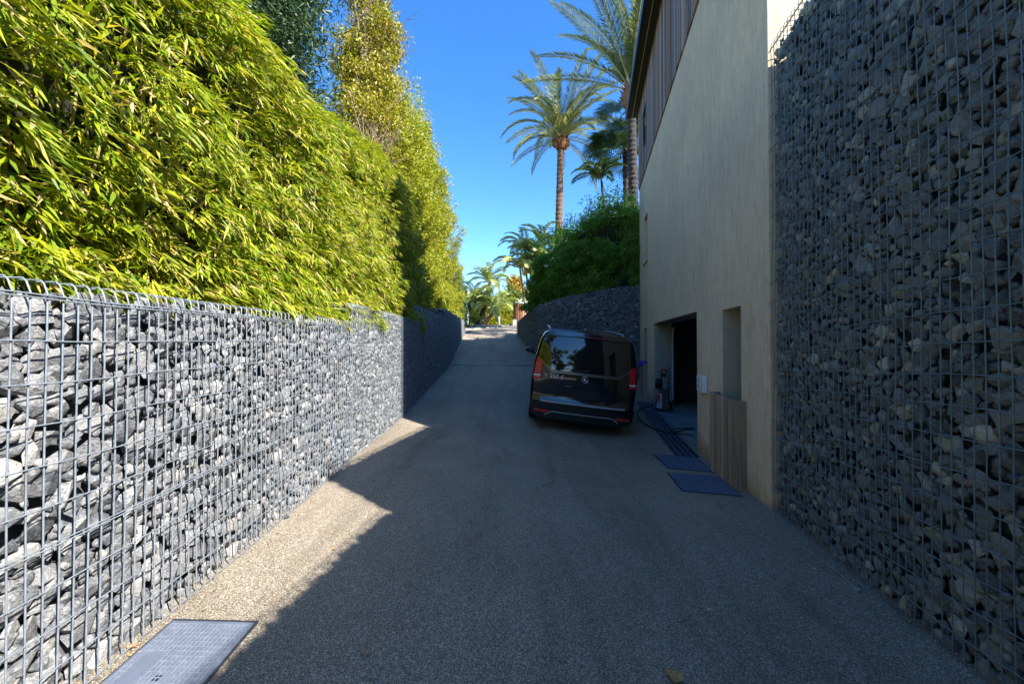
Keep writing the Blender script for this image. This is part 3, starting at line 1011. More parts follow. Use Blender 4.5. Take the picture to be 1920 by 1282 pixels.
# blue cloth on the far box
def cloth():
    m = MB()
    c = HP(11.0, .85, .07)
    n = 9
    vs, fs = [], []
    for i in range(n):
        for j in range(n):
            a, b = i / (n - 1) - .5, j / (n - 1) - .5
            q = c + Vector((a * .26, b * .36, .05 + .05 * mnoise.noise(Vector((a * 7, b * 7, 2))) - max(0, abs(a) - .3) * .55))
            vs.append(q)
    for i in range(n - 1):
        for j in range(n - 1): fs.append((i*n + j, (i+1)*n + j, (i+1)*n + j + 1, i*n + j + 1))
    m.add(vs, fs, True)
    o = m.build('cloth', BLUEC)
    o.modifiers.new('s', 'SOLIDIFY').thickness = .012
    tag(o, 'crumpled bright blue cloth lying on the far board box', 'cloth')
cloth()

def wall_box():
    c = HP(5.35, .885, 0)
    root = empty('meter_box', c)
    tag(root, 'small white plastic box with two little windows on the wall by the garage', 'wall box')
    def hb(y0, y1, z0, z1, d0, d1, name, mat, par, bev=0):
        t = Vector((.209, .978, 0)).normalized()
        M = Matrix((Vector((.2093, .9779, 0)), HN, Vector((0, 0, 1)))).transposed().to_4x4()
        M.translation = c
        MB().box((y0, d0, z0), (y1, d1, z1), M, bev).build(name, mat, par)
    hb(-.16, .16, -.115, .115, .003, .065, 'case', WHITEPL, root, .012)
    for z in (.02, -.07):
        hb(.03, .11, z, z + .06, .0655, .07, 'window', GREYPL, root, .002)
    hb(-.14, -.02, -.1, .1, .0655, .069, 'lid', WHITEPL, root, .001)
wall_box()

# ------------------------------------------------------------------ foliage
def unit(a):
    return a / np.maximum(1e-9, np.linalg.norm(a, axis=1, keepdims=True))

def leaf_arrays(P, D, N, L, W, droop=0.25, simple_leaf=False, fold=0.12):
    n = len(P)
    D = unit(D)
    Sd = unit(np.cross(D, N))
    N = np.cross(Sd, D)
    L, W = L[:, None], W[:, None]
    down = np.array([0, 0, -1.0])
    base = P
    tip = P + D * L + down * (L * droop)
    mid = P + D * L * .42 + down * (L * droop * .22)
    l = P + D * L * .36 + Sd * W * .5 + N * W * fold + down * (L * droop * .18)
    r = P + D * L * .36 - Sd * W * .5 + N * W * fold + down * (L * droop * .18)
    b = np.arange(n)[:, None]
    if simple_leaf:
        V = np.stack([base, l, tip, r], 1).reshape(-1, 3)
        Fc = np.concatenate([b * 4 + np.array([[0, 2, 1]]), b * 4 + np.array([[0, 3, 2]])], 1).reshape(-1, 3)
    else:
        V = np.stack([base, l, r, mid, tip], 1).reshape(-1, 3)
        Fc = np.concatenate([b * 5 + np.array([[0, 2, 3]]), b * 5 + np.array([[0, 3, 1]]), b * 5 + np.array([[3, 2, 4]]), b * 5 + np.array([[3, 4, 1]])], 1).reshape(-1, 3)
    return V, Fc

def nfield(p, s, o=0.0):
    return np.array([mnoise.noise(Vector((a[0] * s + o, a[1] * s - o, a[2] * s + 2 * o))) for a in p])

def bamboo_hedge():
    root = empty('bamboo_hedge', (XL(3) - .5, 3, 1.5))
    tag(root, 'dense bright yellow green bamboo hedge growing over the long sunlit stone wall', 'hedge')
    top = curve([(-3, 4.4), (3.0, 4.4), (4.2, 4.45), (5.2, 4.65), (7.0, 5.2), (9.2, 5.2)])
    Y0, Y1 = -2.6, 9.0
    def surf(y, s):
        """profile from the wall top up the face and over: s 0..1"""
        zt = top(y)
        P = [(-.02, 1.6), (.03, 2.1), (.02, 2.8), (-.05, zt - .75), (-.22, zt - .3), (-.6, zt - .05), (-1.25, zt)]
        k = s * (len(P) - 1)
        i = min(len(P) - 2, int(k))
        t = k - i
        return lerp(P[i][0], P[i + 1][0], t), lerp(P[i][1], P[i + 1][1], t)
    n = 19500
    ys = Y0 + (Y1 - Y0) * RNG.random(n)
    ss = RNG.random(n) ** 1.15
    xz = np.array([surf(y, s) for y, s in zip(ys, ss)])
    P = np.stack([XL(0) - .043 * ys - .06 + xz[:, 0], ys, xz[:, 1]], 1)
    bulge = nfield(P, 1.6, 1.3) * .20 + nfield(P, 4.5, 5.1) * .13
    up = np.clip((ss - .55) / .45, 0, 1)
    n_out = np.stack([1 - up * .8, np.zeros(n), up * .9], 1)
    n_out = unit(n_out)
    P = P + n_out * (bulge[:, None] - .08 - .34 * (RNG.random(n)[:, None] ** 1.9))
    P[:, 2] = np.maximum(P[:, 2], 1.74 + .1 * RNG.random(n))
    lean = nfield(P, 2.2, 8.0)
    D0 = n_out * .8 + np.stack([np.zeros(n), .55 * lean + .42 * RNG.standard_normal(n) - .15, -.55 + .36 * RNG.standard_normal(n)], 1)
    D0 = unit(D0)
    k = 7
    fan = np.linspace(-1, 1, k)
    Pl = np.repeat(P, k, 0)
    D0r = np.repeat(D0, k, 0)
    side = unit(np.cross(D0r, np.array([[0, 0, 1.0]]) + .3 * RNG.standard_normal((len(Pl), 3))))
    f = np.tile(fan, n) + .25 * RNG.standard_normal(len(Pl))
    Dl = unit(D0r + side * (f * .58)[:, None] + .12 * RNG.standard_normal(D0r.shape))
    Pl = Pl + D0r * (RNG.random(len(Pl)) * .09)[:, None] + .012 * RNG.standard_normal(Pl.shape)
    Nl = unit(np.cross(side, D0r) + .5 * RNG.standard_normal(Pl.shape))
    Nl[Nl[:, 2] < 0] *= -1
    L = .058 + .075 * RNG.random(len(Pl))
    Wd = L * (.115 + .06 * RNG.random(len(Pl)))
    # nearest leaves in the picture become parts of their own
    c, s = math.cos(PITCH), math.sin(PITCH)
    q = Pl - np.array([0, 0, CAMZ])
    yy = q[:, 1] * c + q[:, 2] * s
    zz = -q[:, 1] * s + q[:, 2] * c
    px, py = 960 + F * q[:, 0] / np.maximum(yy, .01), CY - F * zz / np.maximum(yy, .01)
    vis = (yy > .5) & (px > 5) & (px < 1900) & (py > 5) & (py < 560)
    outer = np.repeat(bulge, k) > -.02
    score = np.where(vis & outer, L / np.maximum(yy, .05) * F * (.9 + .2 * RNG.random(len(L))), 0)
    pick = np.argsort(-score)[:290]
    mask = np.ones(len(Pl), bool)
    mask[pick] = False
    lv, lf = leaf_arrays(np.zeros((1, 3)), np.array([[0, 1.0, 0]]), np.array([[0, 0, 1.0]]), np.array([1.0]), np.array([.145]), .14)
    lm = np_mesh('leaf', lv, lf)
    lm.materials.append(BAMBOO)
    inv = mw(root).inverted()
    for i in pick:
        d, nn = Vector(Dl[i]), Vector(Nl[i])
        sd = d.cross(nn).normalized()
        M = Matrix((sd, d, sd.cross(d))).transposed().to_4x4()
        o = bpy.data.objects.new('leaf', lm)
        COL.objects.link(o)
        o.parent = root
        o.matrix_local = inv @ (Matrix.Translation(Vector(Pl[i])) @ M @ Matrix.Diagonal((L[i], L[i], L[i], 1)))
    V, Fc = leaf_arrays(Pl[mask], Dl[mask], Nl[mask], L[mask], Wd[mask], .22)
    tag(link('foliage', np_mesh('foliage', V, Fc), BAMBOO, root), kind='stuff')
    # leaves deep inside, in front of the solid dark backing
    m_ = 26000
    ys2 = Y0 + (Y1 - Y0) * RNG.random(m_)
    ss2 = RNG.random(m_)
    xz2 = np.array([surf(y, q_) for y, q_ in zip(ys2, ss2)])
    P2 = np.stack([XL(0) - .043 * ys2 - .06 + xz2[:, 0] - .22 - .22 * RNG.random(m_), ys2, xz2[:, 1] - .1 * np.clip(ss2 - .5, 0, 1)], 1)
    P2[:, 2] = np.maximum(P2[:, 2], 1.62)
    D2 = unit(np.array([.5, -.1, -.5]) + .75 * RNG.standard_normal(P2.shape))
    N2 = unit(np.array([.7, 0, .5]) + .8 * RNG.standard_normal(P2.shape))
    L2 = .09 + .08 * RNG.random(m_)
    V, Fc = leaf_arrays(P2, D2, N2, L2, L2 * .17, .15, True)
    tag(link('inner_foliage', np_mesh('inner_foliage', V, Fc), BAMBOO, root), kind='stuff')
    # canes inside
    cm = MB()
    for i in range(110):
        y = random.uniform(Y0, Y1)
        x = XL(y) - random.uniform(.30, .6)
        a = Vector((x, y, 1.4))
        b = a + Vector((random.uniform(-.1, .2), random.uniform(-.25, .25), top(y) - 2.5))
        cm.tube([a, a.lerp(b, .5) + Vector((0, .02, 0)), b], [.009, .008, .004], 5, cap=False)
    tag(cm.build('canes', simple('yellow cane', (.30, .25, .06), .5), root), kind='stuff')
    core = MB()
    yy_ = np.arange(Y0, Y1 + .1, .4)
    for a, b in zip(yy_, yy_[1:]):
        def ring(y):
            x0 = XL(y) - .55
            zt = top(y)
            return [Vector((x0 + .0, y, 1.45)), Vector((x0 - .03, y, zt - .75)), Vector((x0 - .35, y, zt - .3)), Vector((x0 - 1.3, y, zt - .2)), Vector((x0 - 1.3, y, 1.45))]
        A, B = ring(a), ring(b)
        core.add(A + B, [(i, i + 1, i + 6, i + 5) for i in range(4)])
    core.build('dark_backing', HCORE, root)  # solid dark block added to stop light leaking through the leaves
bamboo_hedge()

def slab_hedge(name, label, poly, zb, zt, depth, mat, n, leaf=(.05, .08), wl=.45, bulge=.16, seed=1, cat='hedge', rough_top=.35, group=None, side=1, core=True):
    """clipped hedge along a plan polyline; its face looks to the drive"""
    rng = np.random.default_rng(seed)
    W = Wall(poly, side)
    Lg = W.L[-1]
    root = empty(name, W.S(Lg / 2, zb(Lg / 2)))
    tag(root, label, cat, group)
    us = rng.random(n) * Lg
    P, N = [], []
    for u in us:
        p, t, nn = W.frame(u)
        z0, z1 = zb(u), zt(u)
        if rng.random() < .8:
            s = rng.random()
            z = lerp(z0, z1, s)
            rec = max(0, s - .8) ** 2 * 6
            q = p + nn * (-rec)
            P.append((q.x, q.y, z)); N.append((nn.x, nn.y, .15 + max(0, s - .7)))
        else:
            d = rng.random() * depth
            q = p - nn * (.25 + d)
            P.append((q.x, q.y, z1)); N.append((nn.x * .3, nn.y * .3, 1))
    P, N = np.array(P), unit(np.array(N))
    b = nfield(P, 1.1, seed * 1.7) * bulge * 1.4 + nfield(P, 3.3, seed * 3.1) * bulge * .8
    P = P + N * (b[:, None] - .18 * rng.random(n)[:, None] ** 1.8)
    P[:, 2] += np.where(N[:, 2] > .8, rng.random(n) ** 2 * rough_top, 0)
    k = 3
    Pl = np.repeat(P, k, 0) + .045 * rng.standard_normal((n * k, 3))
    Nr = np.repeat(N, k, 0)
    D = unit(Nr * .55 + .75 * rng.standard_normal(Pl.shape) + np.array([0, 0, .12]))
    Nl = unit(Nr + .9 * rng.standard_normal(Pl.shape))
    L = leaf[0] + (leaf[1] - leaf[0]) * rng.random(len(Pl))
    V, Fc = leaf_arrays(Pl, D, Nl, L, L * wl, .12, True)
    tag(link('foliage', np_mesh('foliage', V, Fc), mat, root), kind='stuff')
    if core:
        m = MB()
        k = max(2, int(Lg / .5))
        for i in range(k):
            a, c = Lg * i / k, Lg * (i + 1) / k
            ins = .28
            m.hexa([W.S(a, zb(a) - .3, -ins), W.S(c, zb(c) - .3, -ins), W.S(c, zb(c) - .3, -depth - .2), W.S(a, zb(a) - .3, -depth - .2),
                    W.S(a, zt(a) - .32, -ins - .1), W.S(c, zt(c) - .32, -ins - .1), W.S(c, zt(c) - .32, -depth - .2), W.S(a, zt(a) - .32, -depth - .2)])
        m.build('dark_backing', HCORE, root)  # added block behind the leaves, dark like inner shade, keeps light out
    return root

def crown_tree(name, label, base, trunk_top, centers, mat, n, leaf=(.06, .1), wl=.45, seed=1, cat='tree', twigs=0, trunk_r=.12, bark=None, group=None, spread=.33, limb_r=None, drop=.1):
    """trunk, limbs to each clump, leaf clumps; centers: (point, (rx, ry, rz))"""
    rng = np.random.default_rng(seed)
    rr = random.Random(seed)
    base = Vector(base)
    root = empty(name, base)
    tag(root, label, cat, group)
    tt = Vector(trunk_top)
    t = MB()
    mid = base.lerp(tt, .5) + Vector((rr.uniform(-.08, .08), rr.uniform(-.08, .08), 0))
    t.tube([base - Vector((0, 0, .1)), base.lerp(mid, .5), mid, tt], [trunk_r * 1.25, trunk_r, trunk_r * .85, trunk_r * .6], 9)
    for c, r in centers:
        c = Vector(c)
        s = base.lerp(tt, rr.uniform(.55, 1))
        t.tube([s, s.lerp(c, .5) + Vector((0, 0, .1 * (c - s).length)), c], [trunk_r * .45, trunk_r * .28, trunk_r * .1], 6, cap=False)
    t.build('trunk', bark or BARK, root)
    if twigs:
        tw = MB()
        for i in range(twigs):
            c, r = centers[rr.randrange(len(centers))]
            a = Vector(c) + Vector((rr.gauss(0, r[0] * .3), rr.gauss(0, r[1] * .3), rr.gauss(-.2, r[2] * .4)))
            d = Vector((rr.gauss(.25, .5), rr.gauss(-.1, .4), rr.uniform(.3, 1.2))).normalized()
            ln = rr.uniform(.5, 1.5) * min(1, r[0] * 1.4)
            b = a + d * ln
            tw.tube([a, a.lerp(b, .5) + Vector((rr.gauss(0, .05), rr.gauss(0, .05), .03)), b], [.011, .007, .003], 4, cap=False)
            for q in range(2):
                s = a.lerp(b, rr.uniform(.4, .85))
                e = s + (d + Vector((rr.gauss(0, .6), rr.gauss(0, .6), rr.gauss(0, .4)))).normalized() * ln * .35
                tw.tube([s, e], [.005, .002], 3, cap=False)
        tag(tw.build('twigs', TWIG, root), kind='stuff')
    vol = np.array([r[0] * r[1] * r[2] for c, r in centers]) ** .75
    cnt = (n * vol / vol.sum()).astype(int)
    Pa = []
    for (c, r), m in zip(centers, cnt):
        if m < 1: continue
        k = max(4, m // 60)
        v = unit(rng.standard_normal((k, 3))) * (rng.random((k, 1)) ** .4)
        sub = v * np.array(r)
        idx = rng.integers(0, k, m)
        Pa.append(np.array(c) + sub[idx] + rng.standard_normal((m, 3)) * np.array(r) * spread * .5)
    P = np.concatenate(Pa)
    D = unit(rng.standard_normal(P.shape) + np.array([0, 0, -drop]))
    N = unit(rng.standard_normal(P.shape) + np.array([0.2, -.1, .5]))
    L = leaf[0] + (leaf[1] - leaf[0]) * rng.random(len(P))
    V, Fc = leaf_arrays(P, D, N, L, L * wl, .1, True)
    tag(link('crown', np_mesh('crown', V, Fc), mat, root), kind='stuff')
    return root

# tall clipped trees along the left side of the drive, beyond the bamboo
tz = curve([(0, 6.9), (1.2, 7.4), (3.2, 8.1), (5.2, 9.0), (6.0, 9.3)])
slab_hedge('laurel_hedge', 'tall golden green leafy hedge behind the third wall section, bamboo next to it', [(-2.62, 8.7), (-2.85, 14.2)], lambda u: 2.0, lambda u: tz(u) + .35 * math.sin(u * 2.3) , 1.5, LAUREL, 22000, (.06, .10), .42, .5, 21, rough_top=1.3)
slab_hedge('laurel_hedge', 'slimmer tall hedge at the upper end of the far wall section', [(-2.95, 14.3), (-2.85, 19.4)], lambda u: 2.3, lambda u: 9.0 - .14 * u * u + .4 * math.sin(u * 2.6), 1.2, LAUREL, 13000, (.06, .10), .42, .5, 22, rough_top=1.2)
slab_hedge('laurel_hedge', 'low olive hedge at the top of the drive just past the wall end', [(-2.9, 20.2), (-3.1, 25.5)], lambda u: 2.1, lambda u: 6.2 - .42 * u, 1.2, MIDGRN, 6000, (.07, .11), .42, .3, 23, rough_top=.5)

C = []
for i in range(15):
    z = 6.0 + i * .33
    rx = .62 if i < 11 else .5
    C.append(((-3.55 + random.uniform(-.32, .32), 8.9 + random.uniform(-.5, .5), z), (rx, rx, .5)))
crown_tree('tall_tree', 'tall narrow olive gold tree with bare pale twigs rising above the hedge', (-3.6, 9.0, 1.6), (-3.5, 8.9, 9.6), C, TREEY, 38000, (.06, .10), .5, 31, twigs=170, spread=.42, drop=.1)
C = [((-4.2 + random.uniform(-.35, .35), 6.5 + random.uniform(-.4, .4), 4.6 + .38 * i), (.66, .66, .55)) for i in range(13)]
crown_tree('conifer_tree', 'dark green conifer showing above the top of the bamboo hedge', (-4.45, 6.4, 1.4), (-4.45, 6.4, 9.4), C, CONIF, 52000, (.09, .15), .2, 32, spread=.6)
C = [((-3.2 + random.uniform(-.3, .3), 8.1 + random.uniform(-.5, .5), 4.5 + .3 * i), (.5, .5, .35)) for i in range(6)]
crown_tree('twiggy_shrub', 'straggly shrub of bare twigs between the bamboo and the tall narrow tree', (-3.3, 8.0, 1.6), (-3.2, 8.0, 5.2), C, LAUREL, 2600, (.05, .08), .4, 33, cat='shrub', twigs=150, trunk_r=.05)

# right hedge on top of the curved wall
poly = [(4.9, 12.75)] + [(a + .12 + (0 if i else 0), b + .28) for i, (a, b) in enumerate(RCURVE[1:-2])]
rt = curve([(0, 6.15), (1.3, 6.25), (2.4, 5.8), (3.6, 5.2), (4.7, 4.75), (6.0, 4.35), (8.6, 3.9), (10, 3.4)])
slab_hedge('clipped_hedge', 'deep green leafy hedge growing on top of the curved stone wall', poly, lambda u: lerp(3.15, 2.4, min(1, u / 9)), rt, 1.6, DKGRN, 23000, (.06, .11), .42, .55, 24, rough_top=.9, side=-1)

C = [(at(1150 + random.uniform(-45, 45), 425 + random.uniform(-25, 20), 15.5 + random.uniform(-.6, .6)), (.75, .6, .5)) for i in range(8)]
b0 = at(1150, 520, 15.6)
crown_tree('light_shrub', 'loose yellow green shrub rising behind the deep green hedge near the house', (b0.x, b0.y, 2.9), (b0.x, b0.y, 4.6), C, MIDGRN, 5000, (.07, .12), .4, 34, cat='shrub', trunk_r=.06)
C = [(at(1070 + random.uniform(-55, 30), 455 + random.uniform(-18, 15), 17.5 + random.uniform(-.6, .6)), (.7, .6, .5)) for i in range(8)]
b0 = at(1065, 530, 17.6)
crown_tree('dark_shrub', 'airy dark shrub at the foot of the lone date palm', (b0.x, b0.y, 2.7), (b0.x, b0.y, 4.4), C, DKGRN, 4200, (.07, .12), .4, 35, cat='shrub', trunk_r=.06)

# ------------------------------------------------------------------ palms
def frond_mesh(name, length, arch, n, ll, lw, mat, vee=.55, droop=.25, seed=1, petiole=.12):
    """feather leaf along +Y from the origin, rising first, tip drooping; leaflets on both sides"""
    rr = np.random.default_rng(seed)
    t = np.linspace(0, 1, 15)
    ang = arch[0] + (arch[1] - arch[0]) * t ** 1.3
    pts = [Vector((0, 0, 0))]
    for i in range(1, 15):
        a = (ang[i] + ang[i - 1]) / 2
        pts.append(pts[-1] + Vector((0, math.cos(a), math.sin(a))) * (length / 14))
    m = MB()
    m.tube(pts, [lerp(.022, .004, i / 14) * (length / 3) for i in range(15)], 4, cap=False)
    P, D, N, L = [], [], [], []
    for i in range(n):
        s = petiole + (1 - petiole) * (i + .5) / n
        k = min(13, int(s * 14))
        f = s * 14 - k
        p = pts[k].lerp(pts[k + 1], f)
        T = (pts[k + 1] - pts[k]).normalized()
        up = Vector((1, 0, 0)).cross(T)
        sz = math.sin(PI * min(1, .12 + .88 * (1 - abs(s - .45) / .62))) * .5 + .5 if True else 1
        sz = (1 - ((s - .42) / .66) ** 2)
        for sd in (-1, 1):
            fwd = lerp(.55, 1.3, s) + rr.normal(0, .08)
            d = Vector((sd, 0, 0)) * 1.0 + T * fwd + up * (vee + rr.normal(0, .12))
            P.append(p); D.append(d.normalized()); N.append(up + Vector((sd * -.4, 0, 0))); L.append(ll * max(.25, sz) * rr.uniform(.88, 1.1))
    P, D, N, L = np.array(P), np.array(D), np.array(N), np.array(L)
    V, Fc = leaf_arrays(P, D, N, L, np.full(len(L), lw), droop, True, .25)
    b = len(m.v)
    me = bpy.data.meshes.new(name)
    me.from_pydata(m.v + [tuple(v) for v in V], [], m.f + [tuple(int(i) + b for i in f) for f in Fc])
    me.materials.append(mat)
    me.materials.append(RACHIS)
    mi = [1] * len(m.f) + [0] * len(Fc)
    me.polygons.foreach_set('material_index', mi)
    me.update()
    return me

def fan_mesh(name, r, n, mat, seed=1, pet=.9):
    rr = random.Random(seed)
    m = MB()
    m.tube([(0, 0, 0), (0, pet * .5, pet * .12), (0, pet, pet * .1)], [.018, .014, .010], 4, cap=False)
    nb = len(m.f)
    for i in range(n):
        a = lerp(-2.3, 2.3, i / (n - 1))
        d = Vector((math.sin(a), math.cos(a), .12))
        sd = Vector((d.y, -d.x, 0)).normalized()
        L = r * (1 - .25 * (abs(a) / 2.3) ** 2) * rr.uniform(.92, 1.05)
        o = Vector((0, pet, pet * .1))
        w = L * .042
        m.add([o, o + d * L * .6 + sd * w, o + d * L + Vector((0, 0, -L * .32)), o + d * L * .6 - sd * w, o + d * L * .6 + Vector((0, 0, -.02))], [(0, 4, 1), (0, 3, 4), (4, 2, 1), (4, 3, 2)])
    me = m.mesh(name)
    me.materials.append(mat)
    return me

def palm_trunk(base, top, r0, r1, rings, mat, root, name='trunk', bend=0.0, rag=.12, seed=0):
    rr = random.Random(seed)
    base, top = Vector(base), Vector(top)
    m = MB()
    n = 12
    vs, fs = [], []
    k = rings * 2
    ax = (top - base)
    bx = Vector((ax.y, -ax.x, 0))
    bx = bx.normalized() if bx.length > 1e-4 else Vector((1, 0, 0))
    for i in range(k + 1):
        t = i / k
        c = base.lerp(top, t) + bx * bend * math.sin(PI * t)
        r = lerp(r0, r1, t) * (1 + (rag if i % 2 else 0))
        for j in range(n):
            a = 2 * PI * (j + (.5 if (i // 2) % 2 else 0)) / n
            q = r * (1 + (rr.uniform(-.06, .10) if i % 2 else 0))
            vs.append(c + Vector((math.cos(a) * q, math.sin(a) * q, 0)))
    for i in range(k):
        for j in range(n):
            j2 = (j + 1) % n
            fs.append((i*n + j, i*n + j2, (i+1)*n + j2, (i+1)*n + j))
    m.add(vs, fs)
    m.add(vs[-n:], [tuple(range(n))])
    return m.build(name, mat, root)

def set_fronds(root, top, meshes, spec, seed=0, name='frond'):
    """spec: list of (azimuth, elevation, scale); azimuth 0 = +Y, clockwise towards +X"""
    rr = random.Random(seed)
    inv = mw(root).inverted()
    for i, (az, el, sc) in enumerate(spec):
        me = meshes[i % len(meshes)]
        M = Matrix.Translation(Vector(top)) @ Matrix.Rotation(-az, 4, 'Z') @ Matrix.Rotation(el, 4, 'X') @ Matrix.Rotation(rr.uniform(-.35, .35), 4, 'Y') @ Matrix.Diagonal((sc, sc, sc, 1))
        o = bpy.data.objects.new(name, me)
        COL.objects.link(o)
        o.parent = root
        o.matrix_local = inv @ M

def boot(root, top, r, h, mat, seed=0):
    """ring of cut leaf bases under the crown"""
    rr = random.Random(seed)
    m = MB()
    top = Vector(top)
    m.lathe([(r * .7, -h), (r * 1.15, -h * .55), (r * 1.25, -h * .2), (r * .8, h * .15)], Matrix.Translation(top), 14)
    for i in range(34):
        a = rr.uniform(0, 2 * PI)
        z = rr.uniform(-h, 0)
        d = Vector((math.cos(a), math.sin(a), 0))
        p = top + d * r * .9 + Vector((0, 0, z))
        e = p + d * r * rr.uniform(.35, .8) + Vector((0, 0, h * rr.uniform(.2, .7)))
        m.tube([p, e], [r * .2, r * .10], 4)
    m.build('leaf_boots', mat, root)

# lone date palm
DP = 23.0
ptop = at(1051, 262, DP)
pbase = Vector((at(1044, 470, DP).x, DP, 2.6))
palm = empty('date_palm', pbase)
tag(palm, 'lone tall date palm with arching grey green fronds standing clear against the sky', 'palm tree')
palm_trunk(pbase, ptop + Vector((0, 0, -.35)), .26, .175, 40, PTRUNK, palm, seed=1)
boot(palm, ptop, .36, .62, PBOOT, 2)
FA = [frond_mesh('frond', 4.9, (.62, -.75), 64, .62, .046, PALM, seed=1), frond_mesh('frond', 4.7, (.45, -.5), 62, .6, .046, PALM, seed=2), frond_mesh('frond', 4.3, (.7, -1.1), 60, .6, .046, PALM, seed=3)]
spec = []
rr = random.Random(3)
for i in range(15): spec.append((2 * PI * i / 15 + rr.uniform(-.15, .15), rr.uniform(.55, .85), rr.uniform(.92, 1.08)))
for i in range(15): spec.append((2 * PI * (i + .5) / 15 + rr.uniform(-.2, .2), rr.uniform(.12, .42), rr.uniform(.9, 1.05)))
for i in range(9): spec.append((2 * PI * i / 9 + rr.uniform(-.2, .2), rr.uniform(-.75, -.2), rr.uniform(.75, .95)))
set_fronds(palm, ptop, FA, spec, 5)

# palm next to the house
KP = 17.0
ptop = at(1184, 172, KP)
pbase = Vector((at(1192, 470, KP).x, KP, 3.0))
palm = empty('date_palm', pbase)
tag(palm, 'date palm close to the house with a dark trunk and an orange leaf base', 'palm tree')
palm_trunk(pbase, ptop + Vector((0, 0, -.45)), 0.235, .17, 44, PTRUNKD, palm, bend=.05, seed=4)
boot(palm, ptop, .34, .75, PBOOT, 5)
FB = [frond_mesh('frond', 5.6, (.5, -.15), 84, .55, .04, PALM, seed=11), frond_mesh('frond', 5.2, (.4, -.45), 78, .55, .04, PALM, seed=12)]
spec = []
for i in range(18): spec.append((2 * PI * i / 18 + rr.uniform(-.12, .12), rr.uniform(.75, 1.2), rr.uniform(.95, 1.12)))
for i in range(12): spec.append((2 * PI * (i + .5) / 12 + rr.uniform(-.15, .15), rr.uniform(.4, .8), rr.uniform(.9, 1.05)))
spec.append((-1.45, -.05, .95))
spec.append((1.3, -.1, .9))
set_fronds(palm, ptop, FB, spec, 6)

# fan palm between them
FP = 19.0
fp_b = Vector((at(1178, 480, FP).x, FP, 2.9))
palm = empty('fan_palm', fp_b)
tag(palm, 'green fan palm with round leaves tucked between the two date palms', 'palm tree')
ftop = at(1172, 262, FP)
palm_trunk(fp_b, ftop, .16, .13, 26, PTRUNKD, palm, seed=7)
FM = [fan_mesh('frond', .95, 26, PALMD, 1, 1.0), fan_mesh('frond', .85, 24, PALMD, 2, .9)]
spec = []
for hx, hy in ((1160, 235), (1152, 272), (1163, 298)):
    spec = [(rr.uniform(0, 2 * PI), rr.uniform(-.7, .9), rr.uniform(.8, 1.1)) for i in range(17)]
    set_fronds(palm, at(hx, hy, FP + rr.uniform(-.2, .2)), FM, spec, hy)

def areca(name, label, base, heads, length, mat, nf=9, seed=1, stem_r=.05, arch=(.95, -.95), stem_mat=None, group=None, lw=.045, ll=.5, low=-.1):
    rr = random.Random(seed)
    base = Vector(base)
    root = empty(name, base)
    tag(root, label, 'palm tree', group)
    FMs = [frond_mesh('frond', length, arch, 28, ll, lw, mat, .35, .35, seed=seed * 10 + i) for i in range(2)]
    for h in heads:
        h = Vector(h)
        b = base + Vector((rr.uniform(-.15, .15), rr.uniform(-.15, .15), 0))
        palm_trunk(b, h, stem_r * 1.2, stem_r, 10, stem_mat or PTRUNK, root, 'stem', rag=.06, bend=rr.uniform(-.1, .1), seed=seed)
        spec = [(2 * PI * i / nf + rr.uniform(-.3, .3), rr.uniform(low, .75), rr.uniform(.8, 1.1)) for i in range(nf)]
        set_fronds(root, h, FMs, spec, seed)
    return root

hd = [at(1128, 340, 15.5)]
areca('feather_palm', 'small dark feather palm with drooping fronds rising from the hedge below the fan palm', (at(1148, 440, 15.5).x, 15.5, 3.0), hd, 1.5, PALMD, 10, 41, .05, stem_mat=PTRUNKD, ll=.42)
hd = [at(984, 472, 22), at(1002, 488, 22.4), at(1015, 462, 23), at(975, 505, 21.8), at(996, 520, 22.6), at(1012, 500, 21.6)]
areca('feather_palm', 'clump of yellowish feather palms at the top end of the deep green hedge', (at(993, 590, 22).x, 22.2, 2.3), hd, 1.95, PALM2, 14, 42, .055, lw=.06, low=-.3, stem_mat=simple('yellow palm stem', (.36, .24, .06), .6))
areca('clump_palm', 'low bushy palm clump leaning over the top of the drive', (at(897, 606, 28.5).x, 28.4, 2.6), [at(893, 558, 28.6), at(910, 570, 28.2), at(878, 568, 29)], 1.85, PALM2, 18, 43, .13, stem_mat=PTRUNKD, arch=(.8, -.9), low=-.5, lw=.06)
areca('clump_palm', 'leaning palm with a slanting brown trunk beside the far bollard', (at(906, 608, 28).x, 28, 2.6), [at(930, 580, 27.6), at(918, 532, 29)], 2.3, PALM2, 22, 44, .15, stem_mat=PTRUNK, arch=(.85, -.9), low=-.45, lw=.06)

C = [(at(972 + random.uniform(-22, 22), 545 + random.uniform(-22, 18), 38), (1.0, .8, .8)) for i in range(8)]
crown_tree('autumn_tree', 'orange and gold autumn tree beyond the top of the drive', (at(972, 600, 38).x, 38, 2.8), at(972, 560, 38), C, AUTUMN, 2600, (.2, .34), .6, 36)
C = [(at(905 + i * 11 + random.uniform(-6, 6), 568 + random.uniform(-12, 12), 33), (1.1, .8, 1.1)) for i in range(8)]
crown_tree('garden_tree', 'mid green bushy tree closing the view behind the far palms', (at(940, 600, 33).x, 33, 2.8), at(940, 575, 33), C, MIDGRN, 5000, (.14, .24), .5, 37)
slab_hedge('clipped_hedge', 'sunny clipped hedge behind the far bollard', [(at(880, 600, 31).x, 31), (at(966, 600, 31).x, 31)], lambda u: 2.7, lambda u: 4.4 + .2 * math.sin(3 * u), 1.0, LAUREL, 3500, (.1, .16), .45, .25, 25, side=1)
